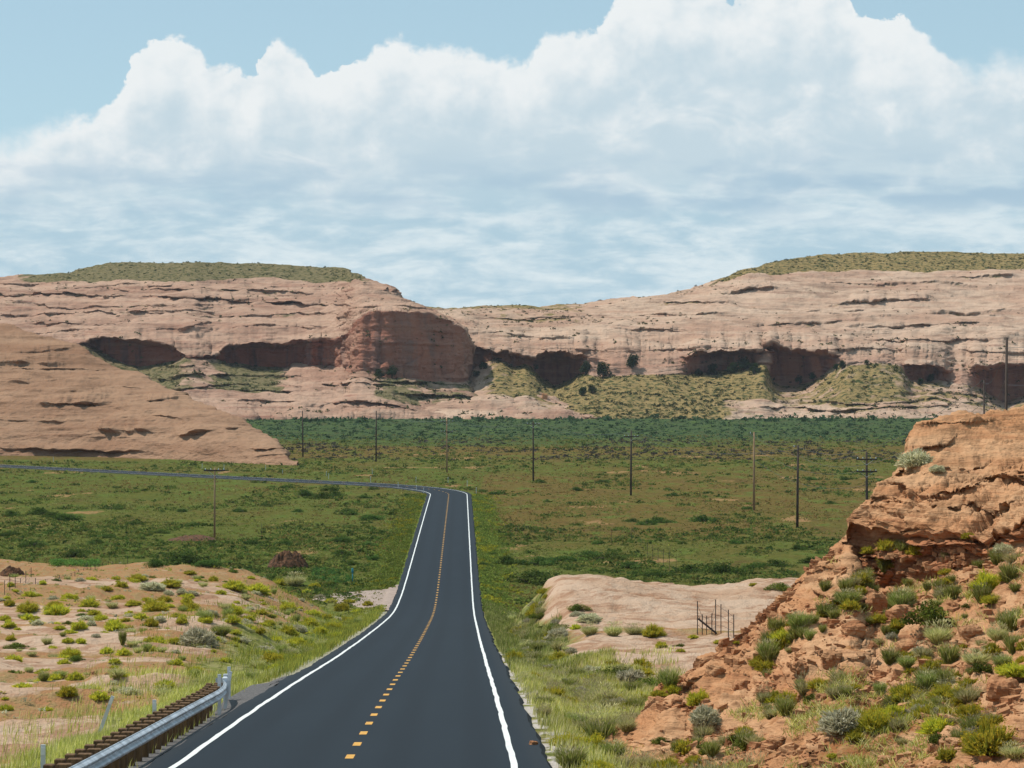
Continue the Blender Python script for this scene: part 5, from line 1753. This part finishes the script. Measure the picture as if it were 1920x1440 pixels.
bp = [make_boulder('boulder', k, M_STONE) for k in range(4)]
BL = [(1388, 1290, 26, 'reddish block low on the outcrop slope right of the grey-green bush'), (1640, 1150, 46, 'upright red slab leaning under the outcrop ledge'), (1690, 1160, 50, 'blocky tan boulder beside the large dark bush'),
      (1600, 1185, 36, 'flat tan boulder jutting out mid-slope'), (1560, 1240, 40, 'pale angular boulder in the middle of the slope'), (1700, 1218, 34, 'tan rock above the rubble slope middle'), (1740, 1335, 15, 'small dark red stone beside the yellow-green bushes'),
      (1880, 1300, 60, 'large pale rock at the right edge of the slope'), (1790, 1400, 34, 'flat pale rock near the bottom right'), (1455, 1395, 30, 'tan stone near the bottom of the slope'), (1500, 1255, 30, 'tan stone below the long grass tufts'),
      (1430, 1300, 22, 'small pale stone above the dark olive bush'), (1340, 1262, 30, 'dark-sided block on the outcrop skyline'), (1270, 1320, 24, 'block at the left toe of the outcrop'), (1660, 1430, 26, 'stone at the bottom edge below the grey sagebrush'),
      (1820, 1190, 34, 'tan stone between the bushes near the right edge'), (1540, 1310, 20, 'little stone left of the largest grey sagebrush'),
      (174, 1263, 9, 'small red stone on the bare pale rock, left of its twin'), (200, 1265, 8, 'small red stone on the bare pale rock, right of its twin'), (1030, 1325, 16, 'grey stone in the grass by the road'), (1000, 1396, 14, 'rusty stone at the road edge'), (1021, 746, 9, 'rock pinnacle stump right of the bluff')]
for k, (a, b, w, lb) in enumerate(BL):
    loc, nrm, ob = hit(a, b)
    if loc is None:
        continue
    o = bp[k] if k < 4 else copy_tree(bp[k % 4])
    W = w * loc.y / F
    tall = 2.2 if 'upright' in lb or 'pinnacle' in lb else 1.0
    o.scale = (W, W, W * tall)
    o.location = (loc.x, loc.y, loc.z + 0.12 * W)
    o.rotation_euler = (random.uniform(-0.25, 0.25), random.uniform(-0.2, 0.2), random.uniform(0, 6.28))
    tag(o, lb, 'rock', 'loose rocks')


# ------------------------------------------------------------------ red dirt pile, low red banks in the grass
def make_pile(name, px, py, wpx, hpx, mat, label, seed):
    loc, nrm, ob = hit(px, py)
    R = wpx * loc.y / F / 2
    H = hpx * loc.y / F
    n, m = 26, 56
    r = np.linspace(0, 1.1, n)[:, None]
    a = np.linspace(0, 2 * math.pi, m, endpoint=False)[None]
    x = r * np.cos(a) * R
    y = r * np.sin(a) * R * 0.8
    z = 0.9 * H * np.clip(1 - r ** 2.2, -0.15, 1) * (1 + 0.55 * n2(x / R, y / R, 0.5, 0.5, 4, seed)) + 0.18 * H * n2(x / R, y / R, 0.16, 0.16, 3, seed + 3)
    z = np.where(r > 1.0, -0.25 * H - 0.1, z)
    p = np.stack([x + 0 * a, y + 0 * a, z + 0 * a], -1).reshape(-1, 3)
    fs = [(k * m + j, k * m + (j + 1) % m, (k + 1) * m + (j + 1) % m, (k + 1) * m + j) for k in range(n - 1) for j in range(m)]
    o = mesh_obj(name, p, np.array(fs), mat, None, False)
    o.location = (loc.x, loc.y + R * 0.6, float(ground(np.array([loc.x]), np.array([loc.y + R * 0.6]))[0]))
    tag(o, label, 'dirt pile')
    return o


make_pile('dirt_pile', 538, 1066, 82, 30, M_REDDIRT, 'dark red dirt pile behind the pale bench left of the road', 201)
make_pile('dirt_pile', 360, 1014, 100, 8, M_REDDIRT, 'low red bank with pale patches at the foot of the lone tan pole', 205)
make_pile('dirt_pile', 20, 1080, 50, 16, M_REDDIRT, 'rusty red mound at the left frame edge beside the fence posts', 209)

# green crop rows by the turquoise marker and behind the left fence
for (x0, x1, yy0, yy1, lb, nn) in ((585, 662, 1068, 1094, 'dark green crop plants beside the turquoise marker', 150), (95, 185, 1052, 1062, 'bright green crop strip behind the left fence', 260)):
    pts = []
    for k in range(nn):
        l, _, ob = hit(rng.uniform(x0, x1), rng.uniform(yy0, yy1))
        if l is not None and ob.name == 'ground':
            pts.append((l.x, l.y))
    pts = np.array(pts)
    if len(pts) < 5:
        continue
    z = ground(pts[:, 0], pts[:, 1])
    cc_ = [(0.05, 0.12, 0.03), (0.075, 0.15, 0.04), (0.10, 0.17, 0.045)] if x0 > 300 else [(0.12, 0.22, 0.045), (0.15, 0.25, 0.06)]
    clump_stuff('crop', np.column_stack([pts, z]), rng.uniform(0.18, 0.42, len(pts)), 22, pick_tint(len(pts), cc_), lb, 'crop', 1.2, 0.22)


# ------------------------------------------------------------------ guardrail
def rail_pt(y, s, dz):
    return np.array([float(xroad(y)) + s, y, float(zroad(y)) + dz])


def build_guardrail():
    root = empty('guardrail', rail_pt(60, -4.3, -0.2))
    off = np.array(root.location)
    prof = []
    for t_ in np.linspace(0, 1, 15):            # W shaped section: (towards the road, height)
        h = 0.20 + 0.31 * t_
        w = 0.045 * (1 - math.cos(4 * math.pi * t_)) * 0.9
        prof.append((w, h))
    ys = np.arange(26, 78.01, 0.5)
    ss = -4.26 - 0.45 * np.clip((ys - 70) / 8, 0, 1) ** 2
    b = MB()
    rows = []
    for y, s in zip(ys, ss):
        rows.append([rail_pt(y, s + w, h) for w, h in prof])
    v = np.array(rows)
    nr, nc = v.shape[:2]
    vb = v.copy()
    vb[..., 0] -= 0.012
    b.add(np.concatenate([v.reshape(-1, 3), vb.reshape(-1, 3)]) - off,
          np.concatenate([grid_faces(nr, nc), grid_faces(nr, nc)[:, ::-1] + nr * nc,
                          np.array([(k * nc, k * nc + nr * nc, (k + 1) * nc + nr * nc, (k + 1) * nc) for k in range(nr - 1)]),
                          np.array([(k * nc + nc - 1, (k + 1) * nc + nc - 1, (k + 1) * nc + nc - 1 + nr * nc, k * nc + nc - 1 + nr * nc) for k in range(nr - 1)])]))
    rail = b.build('rail', M_STEEL, root, False)
    # splice plates with bolts every 3.8 m
    for y in np.arange(28, 77, 3.81):
        s = -4.26 - 0.45 * max(0, (y - 70) / 8) ** 2
        sp = MB()
        rr = [[rail_pt(yy, s + w + 0.006, h) for w, h in prof] for yy in (y - 0.16, y + 0.16)]
        sp.add(np.array(rr).reshape(-1, 3) - off, grid_faces(2, nc))
        sp.build('splice_plate', M_STEEL, rail)
    # timber posts with blocks
    k = 0
    y = 26.5
    while y < 76:
        s = -4.26 - 0.45 * max(0, (y - 70) / 8) ** 2
        p = MB()
        c = rail_pt(y, s - 0.42, -0.15) - off
        p.box(c, (0.18, 0.16, 1.36), 0.0, 0.012)
        po = p.build('post', M_WOODD, root)
        q = MB()
        q.box(rail_pt(y, s - 0.165, 0.36) - off, (0.25, 0.16, 0.36), 0.0, 0.012)
        q.build('block', M_WOODD, po)
        y += 1.22
    # end terminal: steel post, rounded end shoe, thin steel line posts
    e = rail_pt(78.0, -4.71, -0.20)
    t_ = MB()
    t_.box(e + np.array([0.05, 0.12, 0.25]) - off, (0.14, 0.12, 1.25), 0.0, 0.01)
    t_.box(e + np.array([0.05, 0.0, 0.60]) - off, (0.16, 0.26, 0.42), 0.0, 0.03)
    t_.build('end_post', M_STEEL, root)
    c_ = MB()
    ang = np.linspace(-0.3, 2.2, 9)
    rows = [[e + np.array([-0.14 + 0.19 * math.cos(a), 0.0 + 0.19 * math.sin(a), h]) for h in (0.44, 0.55, 0.65, 0.75)] for a in ang]
    c_.add(np.array(rows).reshape(-1, 3) - off, grid_faces(9, 4))
    c_.build('end_shoe', M_STEEL, root)
    tag(root, 'galvanised steel guardrail on timber posts along the left road shoulder', 'guardrail')


build_guardrail()


# ------------------------------------------------------------------ delineators
def make_delineator(h=1.05, name='delineator_post'):
    root = empty(name, (0, 0, 0))
    b = MB()
    b.box((0, 0, h / 2 - 0.1), (0.10, 0.022, h + 0.2), 0, 0.006)
    b.build('post', M_DEL, root)
    r = MB()
    r.box((0, -0.016, h - 0.13), (0.085, 0.012, 0.17), 0, 0.004)
    r.build('reflector', M_REFL, root)
    return root


DL = [(80, 1408, 55, -5.6, 0, 'pale flat marker post behind the guardrail, nearest to the camera'), (289, 1324, 66, -5.4, 0, 'pale flat marker post behind the middle of the guardrail'), (183, 1312, 76, -8.9, 0.35, 'pale marker post leaning over in the grass left of the guardrail'),
      (411, 1276, 73.5, -5.75, 0, 'first of the three grey posts at the guardrail end'), (419, 1270, 75.5, -5.8, 0.15, 'slightly leaning middle one of the three grey posts at the guardrail end'), (429, 1262, 78.5, -5.75, 0, 'last of the three grey posts at the guardrail end')]
d0 = None
for px, py, Y, s, tilt, lb in DL:
    o = make_delineator() if d0 is None else copy_tree(d0)
    d0 = d0 or o
    X = (px - 960) / F * Y
    zt = P(px, py - 12, Y)[2]
    g = float(ground(np.array([X]), np.array([float(Y)]))[0])
    o.location = (X, Y, zt - 1.05 if zt - 1.05 < g + 0.1 else g)
    if zt - 1.05 > g + 0.1:
        o.scale = (1, 1, (zt - g) / 1.05)
    o.rotation_euler = (0, tilt, 0)
    tag(o, lb, 'marker post', 'marker posts along the guardrail')
FD = [(612, 893), (698, 889), (780, 905), (530, 890), (498, 882), (616, 898), (695, 904), (749, 911), (782, 918), (795, 925), (840, 905), (876, 912), (893, 926), (420, 880), (379, 879), (100, 866)]
f0 = None
for k, (px, py) in enumerate(FD):
    loc, nrm, ob = hit(px, py)
    if loc is None:
        continue
    sdv = float(road_dist(np.array([loc.x]), np.array([loc.y]))[0])
    o = copy_tree(f0) if f0 else make_delineator(1.15)
    f0 = f0 or o
    x_, y_ = loc.x, loc.y
    if abs(sdv) < 4.6:
        y_ += (4.9 - abs(sdv)) * (1 if py < 895 or px < 600 else -1) * 1.5
    o.location = (x_, y_, float(ground(np.array([x_]), np.array([y_]))[0]))
    side = 'outer' if (px, py) in ((612, 893), (698, 889), (780, 905), (498, 882), (840, 905), (876, 912), (893, 926), (379, 879), (100, 866)) else 'inner'
    tag(o, 'thin white marker post on the %s side of the far bend' % side, 'marker post', 'white marker posts round the bend')

# turquoise marker
loc, _, _ = hit(661, 1092)
b = MB()
root = empty('utility_marker', (loc.x, loc.y, loc.z))
b.tube([(0, 0, -0.2), (0, 0, 1.0)], 0.05, 10)
b.build('post', M_TURQ, root, True)
b = MB()
b.tube([(0, 0, 0.95), (0, 0, 1.02), (0, 0, 1.42), (0, 0, 1.46)], [0.085, 0.10, 0.10, 0.06], 12)
b.build('cap', M_TURQ, root, True)
tag(root, 'turquoise blue marker post beside the dark green crop', 'marker post')


# ------------------------------------------------------------------ utility poles and wires
POLES = [  # px, top, base, distance, material, arms(height from top), label
    (568, 770, 848, 690, 0, [], 'dark pole nearest the sandstone dome'),
    (705, 770, 856, 655, 0, [], 'dark pole second from the sandstone dome, below the bluff'),
    (838, 785, 877, 585, 1, [0.7, 2.9], 'brown pole with two crossarms just beyond the road bend'),
    (1000, 790, 893, 545, 0, [0.55], 'dark pole directly right of the road bend'),
    (1183, 807, 920, 484, 0, [1.1], 'dark pole with one crossarm below the green talus'),
    (1414, 810, 950, 425, 1, [], 'tan pole beside the tallest dark pole on the right flat'),
    (1495, 835, 983, 376, 0, [], 'tallest dark pole on the right flat'),
    (1626, 847, 1000, 352, 0, [1.0, 2.6], 'dark pole with two crossarms partly hidden by the outcrop'),
    (1845, 712, 800, 205, 0, [], 'shorter dark pole rising behind the outcrop top'),
    (1883, 633, 800, 135, 0, [], 'taller dark pole rising behind the outcrop top'),
    (402, 877, 1006, 347, 1, [0.35], 'lone tan pole on the flat left of the road')]
TOPS = []
for px, t_, bs_, Y, mt, arms, lb in POLES:
    X = (px - 960) / F * Y
    zt = float(P(px, t_, Y)[2])
    zb = float(ground(np.array([X]), np.array([float(Y)]))[0])
    H = zt - zb
    root = empty('utility_pole', (X, Y, zb))
    b = MB()
    ln = random.uniform(-0.01, 0.01) * H
    tk = 0.5 if Y < 250 else 0.7 if px < 500 else 1.0
    b.tube([(0, 0, -0.6), (ln * 0.5, 0, H * 0.5), (ln, 0, H)], [0.20 * tk, 0.17 * tk, 0.125 * tk], 10)
    b.build('shaft', M_POLET if mt else M_POLE, root, True)
    if len(arms) == 0 and Y > 250:
        c = MB()
        c.tube([(ln - 0.05, 0.1, H - 0.4), (ln - 0.55, 0.1, H - 0.25)], 0.03, 6)
        br = c.build('bracket', M_POLE, root)
        c = MB()
        c.tube([(ln - 0.55, 0.1, H - 0.28), (ln - 0.55, 0.1, H - 0.02)], [0.06, 0.05], 8)
        c.build('insulator', M_INS, br, True)
    ts = []
    for a_ in arms:
        c = MB()
        c.box((ln, -0.18, H - a_), (2.8, 0.14, 0.19), 0, 0.01)
        arm = c.build('crossarm', M_POLE, root)
        for dx in (-1.2, -0.5, 0.5, 1.2):
            i_ = MB()
            i_.tube([(ln + dx, -0.18, H - a_ + 0.06), (ln + dx, -0.18, H - a_ + 0.16), (ln + dx, -0.18, H - a_ + 0.26)], [0.05, 0.065, 0.035], 7)
            i_.build('insulator', M_INS, arm, True)
        for dx in (-1, 1):
            c = MB()
            c.tube([(ln + 0.9 * dx, -0.15, H - a_ - 0.05), (ln, -0.15, H - a_ - 0.75)], 0.025, 5)
            c.build('brace', M_STEEL, arm)
    tag(root, lb, 'utility pole', 'wooden utility poles across the valley')
    TOPS.append(np.array([X + ln, Y, zt]))


def wires(i, j, offs, sag, lb):
    """one span: each wire a part"""
    a, b_ = TOPS[i], TOPS[j]
    root = empty('power_line', tuple((a + b_) / 2))
    o = np.array(root.location)
    for dx, dz in offs:
        t_ = np.linspace(0, 1, 21)[:, None]
        p = a * (1 - t_) + b_ * t_ + np.array([dx, -0.15, dz])
        p[:, 2] -= sag * 4 * (t_ * (1 - t_))[:, 0]
        w = MB()
        w.tube(p - o, 0.008 if a[1] < 250 else 0.016, 5, False)
        w.build('wire', M_WIRE, root)
    tag(root, lb, 'power line', 'power line spans')


W4 = [(-1.2, -0.3), (1.2, -0.3)]
wires(0, 1, W4[:1], 1.2, 'thin wires between the two poles nearest the dome')
wires(1, 2, W4, 1.2, 'thin wires from the pole below the bluff to the pole beyond the bend')
wires(2, 3, W4, 1.2, 'thin wires from the bend pole to the pole right of it')
wires(3, 4, W4, 1.3, 'thin wires crossing the flat right of the road bend')
wires(4, 6, W4, 2.2, 'thin wires running toward the tallest dark pole')
wires(5, 7, [(-0.6, -0.3), (0, -2.4), (0, -4.4)], 2.0, 'sagging wires from the tan pole to the crossarm pole by the outcrop')
wires(6, 8, [(-0.2, -0.1), (0.2, -1.6)], 3.0, 'sagging wires from the tallest dark pole up behind the outcrop')
wires(8, 9, [(0, -0.2), (0, -1.8)], 0.8, 'wires between the two poles behind the outcrop top')
TOPS.append(np.array([45.0, 95.0, 27.0]))
wires(9, 11, [(0, -0.5), (0, -2.4), (0, -4.6), (0, -6.0)], 1.0, 'wires leaving the taller pole toward the right frame edge')


# ------------------------------------------------------------------ wire fences with steel posts
def build_fence(posts, lb, nw=4, brace=None, onground=False):
    """posts: (px, top py, base py, distance)"""
    if onground:                     # stand each post where its foot meets the rock
        q = []
        for px, t_, bs_, Y in posts:
            l, _, ob = hit(px, bs_)
            q.append((px, t_, bs_, l.y if l is not None and ob.name == 'ground' else Y))
        posts = q
        brace = ((brace[0][0], brace[0][1], posts[0][3]), (brace[1][0], brace[1][1], posts[4][3])) if brace else None
    P0 = P(posts[0][0], posts[0][2], posts[0][3])
    root = empty('wire_fence', tuple(P0))
    o = np.array(P0)
    pts = []
    for px, t_, bs_, Y in posts:
        X = (px - 960) / F * Y
        zt = float(P(px, t_, Y)[2])
        zb = min(float(ground(np.array([X]), np.array([float(Y)]))[0]), zt - 0.5)
        b = MB()
        lx = random.uniform(-0.05, 0.05)
        b.box((X - o[0], Y - o[1], (zt + zb) / 2 - o[2] - 0.1), (0.032, 0.032, zt - zb + 0.2), random.uniform(0, 1), 0.004)
        b.box((X - o[0], Y - o[1] - 0.02, (zt + zb) / 2 - o[2] - 0.1), (0.010, 0.042, zt - zb + 0.15), 0.3)
        b.build('post', M_FENCE, root)
        pts.append((X, Y, zb, zt))
    for k in range(nw):
        fr = (k + 1) / (nw + 0.4)
        w = MB()
        w.tube([np.array([x, y, zb + (zt - zb) * fr]) - o for x, y, zb, zt in pts], 0.008, 4, False)
        w.build('wire', M_FENCE, root)
    if brace:
        a, b_ = brace
        c = MB()
        c.tube([np.array(P(*a)) - o, np.array(P(*b_)) - o], 0.045, 6)
        c.build('brace', M_FENCE, root)
    tag(root, lb, 'fence', 'wire fences')


build_fence([(1308, 1127, 1190, 114), (1317, 1152, 1190, 117), (1325, 1155, 1190, 120), (1335, 1150, 1190, 122), (1342, 1124, 1190, 112), (1352, 1133, 1188, 114), (1366, 1143, 1197, 110), (1376, 1152, 1196, 111)],
            'rusty steel gate posts with wire and a diagonal brace on the right mound', 3, ((1309, 1160, 114), (1344, 1188, 112)), True)
build_fence([(8, 1088, 1118, 172), (18, 1079, 1112, 176), (28, 1082, 1108, 179), (38, 1084, 1104, 183), (48, 1070, 1100, 186), (58, 1064, 1099, 190)], 'short run of dark steel fence posts at the left frame edge')
build_fence([(66, 1084, 1101, 186), (85, 1086, 1100, 188), (95, 1084, 1099, 190), (111, 1078, 1096, 193), (120, 1080, 1097, 196), (133, 1074, 1095, 199), (140, 1072, 1090, 203), (147, 1068, 1085, 207), (156, 1066, 1082, 211), (163, 1053, 1076, 214), (170, 1060, 1076, 217),
             (178, 1058, 1076, 220), (184, 1056, 1075, 223), (192, 1055, 1078, 225), (203, 1052, 1080, 227), (211, 1052, 1078, 229), (217, 1046, 1076, 231), (223, 1047, 1074, 233), (232, 1046, 1072, 235), (239, 1043, 1068, 238)],
            'long row of dark steel fence posts receding over the left slickrock')
build_fence([(968, 986, 996, 362), (1147, 991, 1018, 335), (1184, 988, 1003, 345), (1214, 1018, 1035, 305), (1224, 1022, 1040, 300), (1234, 1026, 1044, 296), (1244, 1029, 1046, 292), (1255, 1033, 1050, 288), (1268, 1038, 1056, 282)],
            'faint old fence posts across the flat behind the pale mound', 2)
build_fence([(490, 980, 1000, 352), (739, 975, 993, 372), (737, 980, 993, 370)], 'few old fence posts in the grass left of the road', 1)


# ------------------------------------------------------------------ thin desert haze
def build_haze():
    b = MB()
    b.box((0, 1200, 76), (3600, 3700, 170))
    m = bpy.data.materials.new('haze_air')
    m.use_nodes = True
    t = m.node_tree
    t.nodes.clear()
    o = t.nodes.new('ShaderNodeOutputMaterial')
    v = t.nodes.new('ShaderNodeVolumePrincipled')
    v.inputs['Color'].default_value = (0.80, 0.88, 1.0, 1)
    v.inputs['Density'].default_value = 0.000035
    v.inputs['Anisotropy'].default_value = 0.0
    t.links.new(v.outputs[0], o.inputs['Volume'])
    h = b.build('haze', m)
    h.display_type = 'WIRE'
    tag(h, 'thin pale haze in the air over the valley', 'haze', kind='stuff')


build_haze()
